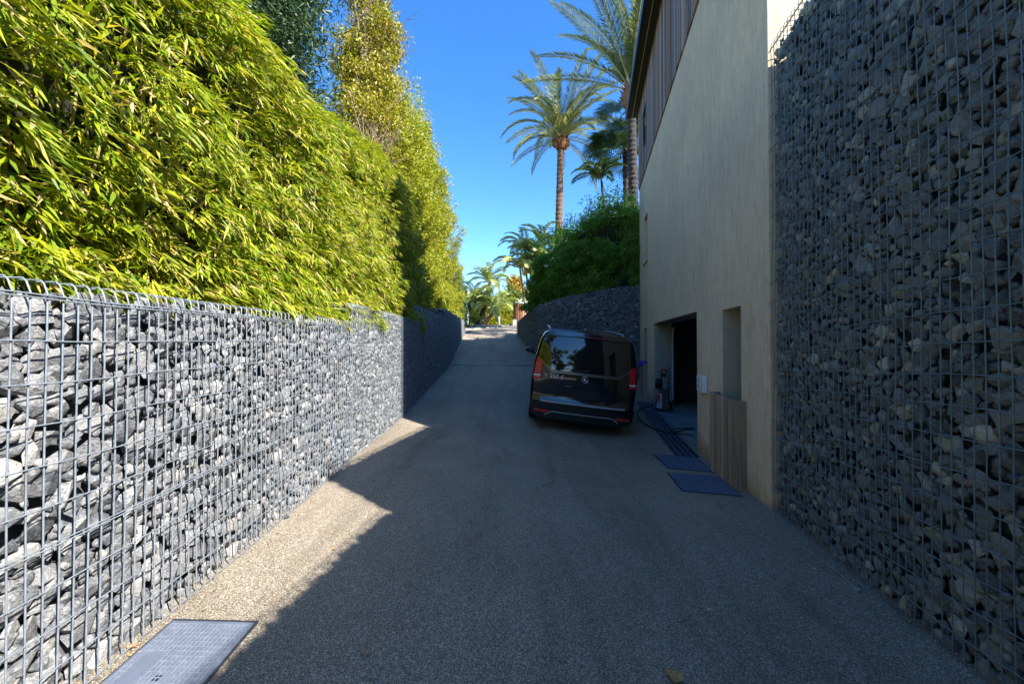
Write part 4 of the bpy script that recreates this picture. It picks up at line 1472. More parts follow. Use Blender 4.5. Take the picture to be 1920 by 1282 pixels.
for i, (px, py, Y, lab) in enumerate([(880, 604, 23.5, 'small rounded shrub with a stubby trunk at the end of the far wall'), (891, 602, 24.2, 'second small rounded shrub under the bushy palm clump')]):
    b = at(px, py, Y)
    C = [((b.x + random.uniform(-.25, .25), Y + random.uniform(-.2, .2), 3.0 + random.uniform(-.1, .45)), (.3, .3, .3)) for k in range(5)]
    crown_tree('small_shrub', lab, (b.x, Y, 2.3), (b.x, Y, 2.9), C, LAUREL, 700, (.07, .12), .5, 50 + i, cat='shrub', trunk_r=.06)

# ------------------------------------------------------------------ things at the top of the drive
def gate_pillar():
    Y = 27.0
    c = at(973.5, 609, Y)
    z0 = gz(c.x, Y)
    root = empty('slatted_pillar', (c.x, Y, z0))
    tag(root, 'round red brown slatted pillar with a pale cap at the top of the drive', 'pillar')
    n = 22
    r = .43
    for i in range(n):
        a = 2 * PI * i / n
        M = Matrix.Translation(Vector((c.x, Y, z0))) @ Matrix.Rotation(a, 4, 'Z')
        MB().box((r - .02, -.045, .12), (r + .02, .045, 1.50), M).build('slat', GATEW, root)
    MB().lathe([(0, .05), (r - .03, .05), (r - .03, 1.47), (0, 1.47)], Matrix.Translation(Vector((c.x, Y, z0))), 20).build('drum', simple('dark drum', (.05, .03, .02), .8), root)
    MB().lathe([(0, 1.50), (r + .04, 1.50), (r + .04, 1.56), (r * .6, 1.60), (r * .5, 1.66), (0, 1.68)], Matrix.Translation(Vector((c.x, Y, z0))), 24).build('cap', KERBM, root)
    MB().lathe([(0, -.05), (r + .03, -.05), (r + .03, .11), (0, .11)], Matrix.Translation(Vector((c.x, Y, z0))), 24).build('plinth', KERBM, root)
    b = at(965, 609, 25.8)
    z = gz(b.x, 25.8)
    o = MB().box((b.x - .13, 25.68, z - .03), (b.x + .13, 25.92, z + .36), None, .015)
    o.add([Vector((b.x - .15, 25.66, z + .37)), Vector((b.x + .15, 25.66, z + .37)), Vector((b.x + .15, 25.94, z + .37)), Vector((b.x - .15, 25.94, z + .37)), Vector((b.x, 25.8, z + .42))], [(0, 1, 4), (1, 2, 4), (2, 3, 4), (3, 0, 4), (3, 2, 1, 0)])
    tag(o.build('marker_stone', simple('weathered pale stone', (.42, .41, .39), .8)), 'low pale square post in front of the slatted pillar', 'post')
    b = at(936, 609, 26.5)
    z = gz(b.x, 26.5)
    root = empty('bollard_light', (b.x, 26.5, z))
    tag(root, 'slim grey bollard lamp beside the leaning palm', 'bollard light')
    MB().lathe([(0, -.05), (.055, -.05), (.055, .62), (.0, .62)], Matrix.Translation(Vector((b.x, 26.5, z))), 12).build('post', GREYPL, root)
    MB().lathe([(.045, .625), (.045, .71), (.075, .72), (.075, .76), (0, .77)], Matrix.Translation(Vector((b.x, 26.5, z))), 12).build('lamp_head', FASCIA, root)
gate_pillar()
# kerb of pale stones round the bed at the top
def top_kerb():
    pts = [(870, 619), (885, 617.5), (900, 616), (915, 614.5), (930, 613), (945, 611.5), (958, 610.5)]
    root = None
    P = [gp(*p) for p in pts]
    root = empty('stone_edging', P[3])
    tag(root, 'row of pale edging stones round the palm bed at the top of the drive', 'edging')
    rr = random.Random(9)
    for a, b in zip(P, P[1:]):
        d = b - a
        n = max(1, int(d.length / .45))
        for i in range(n):
            p, q = a + d * (i / n), a + d * ((i + .93) / n)
            t = (q - p).normalized()
            s = Vector((-t.y, t.x, 0)) * .09
            h = rr.uniform(.05, .09)
            u = Vector((0, 0, h))
            w = Vector((0, 0, .05))
            MB().hexa([p - s - w, q - s - w, q + s - w, p + s - w, p - s + u, q - s + u, q + s + u, p + s + u]).build('kerb_stone', KERBM, root)
top_kerb()

# ------------------------------------------------------------------ drains and covers
def cross_drain():
    a, b = gp(846.5, 684), gp(989, 683)
    b = Vector((1.75, a.y + .12, 0))
    root = empty('drain_channel', ((a.x + b.x) / 2, a.y, gz(0, a.y)))
    tag(root, 'narrow dark slot drain crossing the drive below the steep part', 'drain')
    m = MB()
    n = 14
    for i in range(n):
        p, q = a.lerp(b, i / n), a.lerp(b, (i + 1) / n)
        v = []
        for z in (-.05, .006):
            for P, dy in ((p, -.07), (q, -.07), (q, .07), (p, .07)):
                v.append(Vector((P.x, P.y + dy, gz(P.x, P.y + dy) + z)))
        m.hexa(v)
    m.build('channel', BLACKPL, root)
    for i in range(60):
        p = a.lerp(b, (i + .5) / 60)
        s = MB()
        z = gz(p.x, p.y)
        z0, z1 = gz(p.x, p.y - .066), gz(p.x, p.y + .066)
        s.add([Vector((p.x - .012, p.y - .066, z0 + .008)), Vector((p.x + .012, p.y - .066, z0 + .008)), Vector((p.x + .012, p.y + .066, z1 + .008)), Vector((p.x - .012, p.y + .066, z1 + .008)),
               Vector((p.x - .012, p.y - .066, z0 + .014)), Vector((p.x + .012, p.y - .066, z0 + .014)), Vector((p.x + .012, p.y + .066, z1 + .014)), Vector((p.x - .012, p.y + .066, z1 + .014))],
              [(0, 3, 2, 1), (4, 5, 6, 7), (0, 1, 5, 4), (1, 2, 6, 5), (2, 3, 7, 6), (3, 0, 4, 7)])
        if i % 2 == 0: s.build('grate_bar', FASCIA, root)
cross_drain()

def garage_drain():
    Ya, Yb = 5.35, 10.0
    root = empty('drainage_grate', HP(7.6, gz(HP(7.6, 0, .25).x, 7.6), .2))
    tag(root, 'long dark metal drainage grate in front of the garage opening', 'drain')
    def strip(d0, d1, lift, name, mat):
        m = MB()
        n = 16
        for i in range(n):
            a, b = lerp(Ya, Yb, i / n), lerp(Ya, Yb, (i + 1) / n)
            v = []
            for top in (0, 1):
                for Y, d in ((a, d0), (b, d0), (b, d1), (a, d1)):
                    p = HP(Y, 0, d)
                    v.append(Vector((p.x, p.y, gz(p.x, p.y) + (lift if top else -.03))))
            m.hexa(v)
        m.build(name, mat, root)
    strip(.06, .40, .006, 'channel', STEELD)
    for i in range(4):
        strip(.085 + i * .082, .085 + i * .082 + .05, .013, 'grate_bar', FASCIA)
garage_drain()

def cover(quad, label, plate, name='manhole_cover', grid=None):
    """a flat cover let into the paving; quad: four ground points, far-left, far-right, near-right, near-left"""
    P = [Vector((q.x, q.y, gz(q.x, q.y))) for q in quad]
    c = sum(P, Vector()) / 4
    root = empty(name, c)
    tag(root, label, 'manhole cover')
    def S(u, v, lift):
        p = P[0].lerp(P[1], u).lerp(P[3].lerp(P[2], u), v)
        return Vector((p.x, p.y, gz(p.x, p.y) + lift))
    def patch(u0, u1, v0, v1, lo, hi, n=4):
        m = MB()
        for i in range(n):
            for j in range(n):
                a, b = lerp(u0, u1, i / n), lerp(u0, u1, (i + 1) / n)
                e, f = lerp(v0, v1, j / n), lerp(v0, v1, (j + 1) / n)
                m.add([S(a, e, hi), S(b, e, hi), S(b, f, hi), S(a, f, hi)], [(0, 3, 2, 1)])
        for (ua, va), (ub, vb) in (((u0, v0), (u1, v0)), ((u1, v0), (u1, v1)), ((u1, v1), (u0, v1)), ((u0, v1), (u0, v0))):
            m.add([S(ua, va, lo), S(ub, vb, lo), S(ub, vb, hi), S(ua, va, hi)], [(0, 1, 2, 3)])
        return m
    patch(-.025, 1.025, -.025, 1.025, -.02, .004).build('frame', FASCIA, root)
    patch(0.006, .994, .006, .994, .0, .009).build('plate', plate, root)
    if grid:
        m = MB()
        nu, nv = grid
        for i in range(nu + 1):
            u = lerp(.05, .95, i / nu)
            for v0, v1 in ((.04, .96),) if not (.12 < u < .32) else ((.04, .30), (.78, .96)):
                q = patch(u - .0045, u + .0045, v0, v1, .009, .0125, 2)
                m.add(q.v, q.f)
        for j in range(nv + 1):
            v = lerp(.04, .96, j / nv)
            for u0, u1 in ((.05, .95),) if not (.30 < v < .78) else ((.05, .12), (.32, .95)):
                q = patch(u0, u1, v - .004, v + .004, .009, .0122, 2)
                m.add(q.v, q.f)
        tag(m.build('ridges', STEELR, root), kind='stuff')
        patch(.15, .29, .33, .75, .009, .012, 2).build('raised_panel', STEELG, root)
    patch(.47, .53, .48, .52, .009, .0105, 1).build('keyhole', BLACKPL, root)
    if grid is None:
        patch(.40, .44, .49, .51, .009, .0105, 1).build('keyhole', BLACKPL, root)
q = [gp(1252.7, 887), gp(1348.5, 893.5), gp(1390, 930), gp(1280, 920)]
cover(q, 'flat dark steel cover in the paving nearest the board box', STEELD)
q = [gp(1226.5, 852.5), gp(1303, 857), gp(1338, 885), gp(1254, 878)]
cover(q, 'flat dark steel cover nearest the garage drainage grate', STEELD)
q0, q1 = gp(325, 1165), gp(478, 1169)
dn = Vector((.03, -.62, 0))
cover([q0, q1, q1 + dn, q0 + dn], 'large pale grey cover with a raised grid in the sunlit paving', STEELG, grid=(18, 22))

# ------------------------------------------------------------------ black van
def van():
    L_ = 5.05
    def gzp(p): return gz(p.x, p.y)
    yaw = math.radians(4.2)
    fwd = Vector((math.sin(yaw), math.cos(yaw), 0))
    rgt = Vector((math.cos(yaw), -math.sin(yaw), 0))
    org = Vector((1.205, 6.80, 0))
    wl = {}
    for sx in (-1, 1):
        for wy in (.98, 4.18):
            p = org + rgt * (.80 * sx) + fwd * wy
            wl[(sx, wy)] = gzp(p)
    zr = (wl[(-1, .98)] + wl[(1, .98)]) / 2
    zf = (wl[(-1, 4.18)] + wl[(1, 4.18)]) / 2
    roll = math.atan2(wl[(-1, .98)] - wl[(1, .98)], 1.6)
    roll = max(roll, math.radians(4.6))
    pitch = math.atan2(zf - zr, 3.2) * .6
    z0 = zr - .98 * math.tan(pitch)
    root = empty('van', (org.x, org.y, z0 - .02))
    root.rotation_euler = (Matrix.Rotation(-yaw, 3, 'Z') @ Matrix.Rotation(pitch, 3, 'X') @ Matrix.Rotation(roll, 3, 'Y')).to_euler()
    tag(root, 'shiny black people carrier parked with its tailgate to the viewer', 'van')
    K = dict(parent=root, keep=True)
    prof = [(.60, .24), (.80, .25), (.90, .32), (.945, .48), (.962, .72), (.964, .95), (.958, 1.08), (.935, 1.28), (.895, 1.52), (.855, 1.70), (.80, 1.81), (.70, 1.872), (.5, 1.895), (.25, 1.905), (0, 1.908)]
    hw = curve([(z, x) for x, z in prof[1:12]])
    def rear(x, z):
        u = min(1.0, abs(x) / .95)
        y = .085 * u ** 3.0 + .03
        if z > .95: y += .17 * ((z - .95) / .95) ** 1.5
        elif z < .62: y += -.035
        return y
    # body shell: rings from the rear skin forward
    full = [(-x, z) for x, z in prof[:-1]] + [(x, z) for x, z in prof[::-1]]
    rings = []
    def ring(sc, fy, zs=1.0, zo=0.0, wsc=None):
        r = []
        for x, z in full:
            zz = 1.05 + (z - 1.05) * sc
            r.append(Vector((x * sc, fy(x, z), zz)))
        return r
    rings.append(ring(.955, lambda x, z: rear(x * .955, z) + .0))
    rings.append(ring(.988, lambda x, z: rear(x, z) + .02))
    rings.append(ring(1.0, lambda x, z: rear(x, z) + .07))
    rings.append(ring(1.0, lambda x, z: .7 + 0 * z))
    rings.append(ring(1.0, lambda x, z: 2.4))
    rings.append(ring(1.0, lambda x, z: 3.4 - .45 * max(0, (z - 1.1)) ))
    def nose(x, z, y): return y
    r = []
    for x, z in full:
        k = max(0, (z - 1.12) / .8)
        r.append(Vector((x * (1 - .04 * k), 4.05 - 1.15 * k ** .9, z - .12 * k * k)))
    rings.append(r)
    r = []
    for x, z in full:
        zz = min(z, 1.08 + .02 * math.cos(x))
        r.append(Vector((x * .97, 4.60 - (1.55 if z > 1.5 else .55 * max(0, (z - 1.1) / .4)) * 0 , zz)))
    rings.append(r)
    r = []
    for x, z in full:
        zz = min(z, .98)
        r.append(Vector((x * .86, 4.98 - .12 * abs(x), .3 + (zz - .3) * .92)))
    rings.append(r)
    n = len(full)
    m = MB()
    vs = [p for r in rings for p in r]
    fs = []
    for i in range(len(rings) - 1):
        for j in range(n - 1):
            fs.append((i*n + j, i*n + j + 1, (i+1)*n + j + 1, (i+1)*n + j))
    m.add(vs, fs, True)
    # rear cap grid and underside, front cap
    m.add(rings[-1], [tuple(range(n))], True)
    zz = np.linspace(.262, 1.868, 26)
    rows = []
    for z in zz:
        zo = 1.05 + (z - 1.05) / .955
        w = min(.958, hw(min(1.87, max(.25, zo)))) * .955
        rows.append([Vector((w * t, rear(w * t, z), z)) for t in np.linspace(-1, 1, 21)])
    m.add([p for r_ in rows for p in r_], [(i*21 + j, (i+1)*21 + j, (i+1)*21 + j + 1, i*21 + j + 1) for i in range(25) for j in range(20)], True)
    m.hexa([Vector((-.78, .12, .22)), Vector((.78, .12, .22)), Vector((.78, 4.9, .22)), Vector((-.78, 4.9, .22)), Vector((-.8, .12, .30)), Vector((.8, .12, .30)), Vector((.8, 4.9, .30)), Vector((-.8, 4.9, .30))])
    m.build('body', BLACKP, **K)

    def panel(name, fn, off, mat, nu=16, nv=10, thick=.02, par=None, smooth=True):
        """fn(u, v) -> (x, z), u, v in 0..1; laid on the rear skin, OFF metres proud"""
        q = MB()
        top, bot = [], []
        for i in range(nv + 1):
            for j in range(nu + 1):
                x, z = fn(j / nu, i / nv)
                y = rear(x, z)
                top.append(Vector((x, y - off, z)))
                bot.append(Vector((x, y - off + thick, z)))
        k = nu + 1
        f = [(i*k + j, i*k + j + 1, (i+1)*k + j + 1, (i+1)*k + j) for i in range(nv) for j in range(nu)]
        q.add(top, f, smooth)
        edge = [j for j in range(nu + 1)] + [i*k + nu for i in range(1, nv + 1)] + [nv*k + j for j in range(nu - 1, -1, -1)] + [i*k for i in range(nv - 1, 0, -1)]
        e = len(edge)
        q.add([top[i] for i in edge] + [bot[i] for i in edge], [(a, a + e, (a + 1) % e + e, (a + 1) % e) for a in range(e)])
        return q.build(name, mat, par or root, True)
    tg = lambda z: hw(min(1.85, z + .03)) * .955 - (.125 if .90 < z < 1.36 else .125 - .07 * min(1, max(0, (z - 1.36) / .1)) if z >= 1.36 else .115)
    gate = panel('tailgate', lambda u, v: ((2*u - 1) * (hw(lerp(.60, 1.13, v)) * .955 - .135), lerp(.60, 1.13, v)), .012, BLACKP, 20, 10)
    # window with raised lower corners
    def win(u, v):
        s = 2 * u - 1
        a = abs(s)
        zb_ = 1.155 if a < .74 else 1.155 + .17 * (a - .74) / .26
        zt_ = 1.775 - .02 * a * a
        z = lerp(zb_, zt_, v)
        w = hw(z) * .955 - .045
        return s * w, z
    gl = panel('rear_window', win, .014, CARGLASS, 30, 12)
    # bright ledge under the window
    def ledge(u, v):
        s = 2 * u - 1
        a = abs(s)
        zb_ = 1.10 + (0.0 if a < .78 else .19 * (a - .78) / .22)
        zt_ = 1.148 if a < .74 else 1.148 + .172 * (a - .74) / .26
        if a >= .78: zb_ = max(zb_, zt_ - .03)
        z = lerp(zb_, zt_, v)
        return s * (hw(1.2) * .955 - .07), z
    panel('chrome_strip', ledge, .022, simple('dark satin trim', (.16, .165, .175), .25, metal=.8), 30, 3)
    # top spoiler lip and high brake light
    def lip(u, v):
        s = 2 * u - 1
        z = lerp(1.785, 1.862, v)
        return s * (hw(z) * .955 - .06), z - .015 * s * s
    panel('spoiler', lip, .05, BLACKP, 20, 4, .08)
    panel('brake_light', lambda u, v: ((2*u - 1) * .26, lerp(1.788, 1.806, v)), .053, simple('dark red lens', (.16, .004, .006), .2), 8, 2, .01)
    # wiper
    def ry(x, z, o): return Vector((x, rear(x, z) - o, z))
    w = MB().tube([ry(.02, 1.19, .03), ry(-.25, 1.196, .035), ry(-.58, 1.20, .03)], [.011, .009, .006], 6)
    wp = w.build('wiper', BLACKPL, **K)
    M = Matrix.Translation(ry(.03, 1.19, .012)) @ Matrix.Rotation(PI / 2, 4, 'X')
    MB().lathe([(0, .04), (.028, .036), (.034, .0)], M, 14).build('wiper_hub', BLACKPL, wp, True)
    # tail lamps: pointed towards the top outside
    for s in (-1, 1):
        def lamp(u, v, z0=.955, z1=1.345, s=s):
            z = lerp(z0, z1, v)
            wo = hw(z) * .968
            inner = .125 - .075 * max(0, (z - 1.24) / .105) ** 1.5
            x = lerp(wo - inner, wo, u)
            return s * x, z
        lo = lambda u, v: lamp(u, v, .955, 1.005)
        wh = lambda u, v: lamp(u, v, 1.008, 1.035)
        up = lambda u, v: lamp(u, v, 1.038, 1.345)
        h = panel('tail_lamp', up, .022, REDL, 6, 12, .05)
        panel('lamp_base', lo, .022, REDL, 6, 3, .05, h)
        panel('reversing_lens', wh, .023, WHITEL, 6, 2, .05, h)
        # wrap onto the flank
        q = MB()
        k = 10
        pts = []
        for i in range(k + 1):
            z = lerp(.955, 1.345, i / k)
            x = hw(z) + .004
            pts += [Vector((s * (x - .012), rear(x, z) + .0, z)), Vector((s * x, rear(x, z) + .11, z)), Vector((s * (x + .0), .26 - .10 * max(0, (z - 1.2) / .15), z))]
        q.add(pts, [(i*3 + j, i*3 + j + 1, i*3 + j + 4, i*3 + j + 3) for i in range(k) for j in range(2)], True)
        q.build('side_lens', REDL, h, True)
        panel('reflector', lambda u, v, s=s: (s * lerp(.60, .86, u), lerp(.385, .42, v) + .0), .07, REDL, 8, 2, .02)
    # bumper; chrome strip on its step coloured pale to imitate a bright reflection
    def bmp(u, v):
        z = lerp(.29, .575, v)
        return (2*u - 1) * (hw(z) * .985), z
    bp = panel('bumper', bmp, .055, BLACKP, 22, 8, .10)
    panel('step_strip', lambda u, v: ((2*u - 1) * .76, lerp(.574, .597, v)), .068, simple('painted glint strip', (.55, .57, .60), .25, metal=.4), 18, 1, .05, bp)
    panel('lower_strip', lambda u, v: ((2*u - 1) * .66, lerp(.40, .416, v) - .07 * max(0, abs(2*u - 1) - .82) / .18), .062, simple('satin strip', (.4, .42, .45), .25, metal=.4), 26, 1, .02, bp)
    # plate recess bar with handle
    panel('plate_panel', lambda u, v: ((2*u - 1) * .29, lerp(.70, .83, v)), .016, BLACKPL, 8, 4, .01)
    panel('handle_bar', lambda u, v: ((2*u - 1) * .34, lerp(.86, .885, v)), .03, BLACKP, 10, 2, .03)
    # emblem: ring with three points
    c = ry(0, 1.035, .022)
    q = MB()
    R = .055
    q.tube([c + Vector((R * math.cos(2*PI*i/28), 0, R * math.sin(2*PI*i/28))) for i in range(29)], .006, 6, cap=False)
    for i in range(3):
        a = PI / 2 + 2 * PI * i / 3
        d = Vector((math.cos(a), 0, math.sin(a)))
        sd = Vector((-math.sin(a), 0, math.cos(a)))
        e = c + d * R
        q.add([c + sd * .011, c - sd * .011, e, c + Vector((0, -.010, 0))], [(0, 3, 2), (3, 1, 2), (0, 2, 1)])
    q.build('emblem', CHROME, gate, True)
    # lettering
    cu = bpy.data.curves.new('lettering', 'FONT')
    cu.body = 'V 250 d'
    cu.size = .105
    cu.extrude = .004
    cu.space_character = 1.05
    cu.materials.append(simple('pale badge metal', (.62, .63, .65), .35, metal=.35))
    tmp = bpy.data.objects.new('lettering', cu)
    COL.objects.link(tmp)
    bpy.context.view_layer.update()
    tme = bpy.data.meshes.new_from_object(tmp.evaluated_get(bpy.context.evaluated_depsgraph_get()))
    bpy.data.objects.remove(tmp)
    o = bpy.data.objects.new('lettering', tme)
    COL.objects.link(o)
    o.parent = gate
    x0, x1 = -.735, -.40
    o.location = (x0, rear(x0, 1.01) - .019, 1.005)
    o.rotation_euler = (PI / 2, 0, math.atan2(rear(x1, 1.01) - rear(x0, 1.01), x1 - x0))
    # side glass and door seams
    for s in (-1, 1):
        for y0, y1 in ((.55, 1.75), (1.85, 2.75), (2.85, 3.45)):
            q = MB()
            v = []
            for z in (1.16, 1.3, 1.5, 1.68):
                for y in (y0, y1):
                    k = .0 if y1 < 3 or y == y0 else .42 * max(0, z - 1.16) 
                    v.append(Vector((s * (hw(z) + .004), y - k, z)))
            q.add(v, [(i*2, i*2 + 1, i*2 + 3, i*2 + 2) for i in range(3)], True)
            q.build('side_window', CARGLASS, **K)
        for y in (1.8, 2.8, 3.75):
            q = MB()
            v = [Vector((s * (hw(z) + .002), y + dy, z)) for z in (.45, .7, .95, 1.1) for dy in (-.005, .005)]
            q.add(v, [(i*2, i*2 + 1, i*2 + 3, i*2 + 2) for i in range(3)])
            q.build('door_seam', RUBBER, **K)
        # roof rail
        q = MB()
        q.tube([Vector((s * .70, .55, 1.87)), Vector((s * .71, .66, 1.905)), Vector((s * .72, 1.6, 1.915)), Vector((s * .71, 2.55, 1.905)), Vector((s * .70, 2.66, 1.87))], .016, 8)
        q.build('roof_rail', simple('satin rail', (.5, .51, .53), .3, metal=.9), **K)
        # mirror
        q = MB()
        mcx = Vector((s * 1.10, 3.55, 1.17))
        q.lathe([(0, -.11), (.07, -.10), (.095, -.03), (.095, .04), (.06, .10), (0, .115)], Matrix.Translation(mcx) @ Matrix.Diagonal((1.25, .8, .72, 1)), 14)
        q.tube([Vector((s * .93, 3.6, 1.1)), mcx + Vector((0, .02, -.05))], .03, 6)
        mr = q.build('mirror', BLACKP, **K)
        MB().lathe([(0, 0), (.085, 0)], Matrix.Translation(mcx + Vector((0, -.079, 0))) @ Matrix.Rotation(PI / 2, 4, 'X') @ Matrix.Diagonal((1.1, .6, 1, 1)), 16).build('mirror_glass', CARGLASS, mr, True)
        for wy in (.98, 4.18):
            M = Matrix.Translation(Vector((s * .82, wy, .335))) @ Matrix.Rotation(PI / 2 * s, 4, 'Y')
            wh_ = empty('wheel', (0, 0, 0))
            wh_.parent = root
            MB().lathe([(.20, -.13), (.31, -.125), (.335, -.09), (.338, .0), (.335, .09), (.31, .122), (.20, .13)], M, 28).build('tyre', RUBBER, wh_, True)
            q = MB().lathe([(.225, .10), (.215, .115), (.20, .10), (.19, .03), (0, .03)], M, 24)
            for i in range(5):
                a = 2 * PI * i / 5
                Mb = M @ Matrix.Rotation(a, 4, 'Z')
                q.box((.03, -.025, .05), (.21, .025, .11), Mb)
            q.lathe([(0, .118), (.05, .115), (.06, .05)], M, 14)
            q.build('rim', ALLOY, wh_, True)
    # front glass (seen through nothing here, but from a step aside)
    q = MB()
    v = []
    for k in (0, .5, 1):
        z = 1.14 + .62 * k
        y = 4.03 - 1.12 * k ** .9 + .012
        for x in (-.82 + .08 * k, 0, .82 - .08 * k): v.append(Vector((x, y + .0, z - .12 * k * k * .8)))
    q.add(v, [(0, 1, 4, 3), (1, 2, 5, 4), (3, 4, 7, 6), (4, 5, 8, 7)], True)
    q.build('windscreen', CARGLASS, **K)
    q = MB()
    q.lathe([(.0, 0), (.035, 0), (.02, .04), (0, .055)], Matrix.Translation(Vector((0, .75, 1.905))) @ Matrix.Diagonal((.6, 2.2, 1, 1)), 10)
    q.build('antenna_fin', BLACKP, **K)
van()

# ------------------------------------------------------------------ pressure washer and hoses
def washer():
    c = HP(8.95, 0, -.10)
    fl = -.165
    root = empty('pressure_washer', (c.x, c.y, fl), 0)
    root.rotation_euler = (0, 0, math.radians(-28))
    tag(root, 'grey and black upright pressure washer with red grip standing in the garage opening', 'pressure washer')
    K = dict(parent=root, keep=True)
    def hex_taper(x0, x1, y0, y1, z0, z1, t, sh=0.0):
        cx, cy = (x0 + x1) / 2, (y0 + y1) / 2
        v = [Vector((x, y, z0)) for x, y in ((x0, y0), (x1, y0), (x1, y1), (x0, y1))]
        v += [Vector((cx + (x - cx) * t, cy + (y - cy) * t + sh, z1)) for x, y in ((x0, y0), (x1, y0), (x1, y1), (x0, y1))]
        return v
    MB().hexa(hex_taper(-.14, .14, -.16, .10, .06, .44, .72, .03)).build('housing', BLACKPL, **K)
    MB().hexa(hex_taper(-.145, -.02, -.178, .0, .08, .42, .8, .03)).build('front_panel', GREYPL, **K)
    MB().hexa(hex_taper(-.152, -.07, -.185, -.10, .25, .41, .85, .02)).build('red_panel', REDPL, **K)
    MB().hexa(hex_taper(-.10, .10, -.10, .08, .44, .52, .8)).build('motor_cover', BLACKPL, **K)
    for s in (-1, 1):
        MB().tube([(s * .085, .10, .12), (s * .085, .11, .5), (s * .07, .10, .86), (s * .06, .08, .93)], .014, 8).build('handle_tube', ALLOY, **K)
        M = Matrix.Translation(Vector((s * .165, .10, .105))) @ Matrix.Rotation(PI / 2 * s, 4, 'Y')
        wh = MB().lathe([(.05, -.035), (.098, -.033), (.105, 0), (.098, .033), (.05, .035)], M, 22).build('wheel', RUBBER, **K)
        q = MB()
        for i in range(5): q.box((.0, -.014, .028), (.085, .014, .042), M @ Matrix.Rotation(2 * PI * i / 5, 4, 'Z'))
        q.lathe([(.075, .034), (.085, .042), (.092, .034)], M, 20)
        q.lathe([(0, .046), (.025, .044), (.028, .03)], M, 12)
        q.build('hub_cap', GREYPL, wh, True)
    MB().tube([(-.085, .07, .93), (-.03, .03, .985), (.03, .03, .985), (.085, .07, .93)], .024, 8).build('grip', REDPL, **K)
    MB().box((-.05, .02, .80), (.05, .11, .90), None, .015).build('gun_holder', BLACKPL, **K)
    M = Matrix.Translation(Vector((-.10, -.04, .64))) @ Matrix.Rotation(PI / 2, 4, 'Y') @ Matrix.Rotation(.15, 4, 'X')
    rl = MB().lathe([(.0, -.05), (.13, -.05), (.135, -.035), (.10, -.03), (.10, .03), (.135, .035), (.13, .05), (0, .05)], M, 26).build('hose_reel', BLACKPL, **K)
    MB().tube([M @ Vector((.112 * math.cos(a * .7), .112 * math.sin(a * .7), -.028 + .056 * a / 62)) for a in range(63)], .009, 5).build('wound_hose', RUBBER, rl, True)
    MB().tube([(.07, .12, .25), (.11, .14, .5), (.12, .12, .85), (.11, .10, 1.05)], .011, 6).build('lance', BLACKPL, **K)
washer()

def hose(pts, r, mat, name, label, cat='hose'):
    P = []
    fl = -.165
    for px, py in pts:
        p = gp(px, py, r)
        inside = (p - HP(p.y, 0)).dot(HN) < .02
        z = max(gz(p.x, p.y), fl if inside else -9)
        P.append(Vector((p.x, p.y, z + r + .012)))
    # smooth
    Q = []
    for i in range(len(P) - 1):
        p0, p1, p2, p3 = P[max(0, i - 1)], P[i], P[i + 1], P[min(len(P) - 1, i + 2)]
        for k in range(6):
            t = k / 6
            Q.append(.5 * ((2 * p1) + (p2 - p0) * t + (2*p0 - 5*p1 + 4*p2 - p3) * t * t + (3*p1 - p0 - 3*p2 + p3) * t ** 3))
    Q.append(P[-1])
    for q in Q:
        ins = (q - HP(q.y, 0)).dot(HN) < .0
        q.z = max(q.z, (fl if ins else gz(q.x, q.y) + .006) + r + .004)
    tag(MB().tube(Q, r, 7).build(name, mat), label, cat)
hose([(1232, 752), (1219, 762), (1204, 766), (1196, 773), (1198, 784), (1212, 797), (1235, 808), (1262, 812), (1285, 808), (1302, 808)], .011, RUBBER, 'hose', 'black hose looping out over the paving in front of the garage')
hose([(1237, 764), (1222, 763), (1214, 768), (1228, 774), (1250, 779), (1272, 792), (1290, 800), (1304, 802)], .010, HOSEG, 'hose', 'blue grey hose curving from the pressure washer into the garage')
hose([(1300, 820), (1283, 816), (1266, 814), (1256, 810), (1270, 806), (1300, 806)], .009, RUBBER, 'cable', 'thin black cable coiled at the near garage jamb', 'cable')

# inside the garage: shelf rack and a hanging pale pipe, dim
def garage_things():
    c = HP(8.2, -.165, -3.2)
    root = empty('storage_cabinet', c)
    tag(root, 'dark storage cabinet standing deep inside the garage', 'cabinet')
    def hb(y0, y1, z0, z1, d0, d1, name, mat):
        MB().hexa([HP(y0, z0, d0), HP(y1, z0, d0), HP(y1, z0, d1), HP(y0, z0, d1), HP(y0, z1, d0), HP(y1, z1, d0), HP(y1, z1, d1), HP(y0, z1, d1)]).build(name, mat, root)
    hb(7.4, 9.2, -.16, 1.05, -3.6, -3.05, 'carcass', BLACKPL)
    for a, b in ((7.43, 7.98), (8.02, 8.58), (8.62, 9.17)):
        hb(a, b, -.10, 1.0, -3.048, -3.03, 'door', simple('dark door', (.03, .03, .032), .6))
    pts = [HP(9.53, 0.0, -.42), HP(9.53, 1.2, -.42), HP(9.53, 1.62, -.42), HP(9.48, 1.78, -.42), HP(9.38, 1.83, -.42)]
    tag(MB().tube(pts, .018, 8).build('wall_pipe', WHITEPL), 'pale curved pipe running up the far garage door frame', 'pipe')
garage_things()

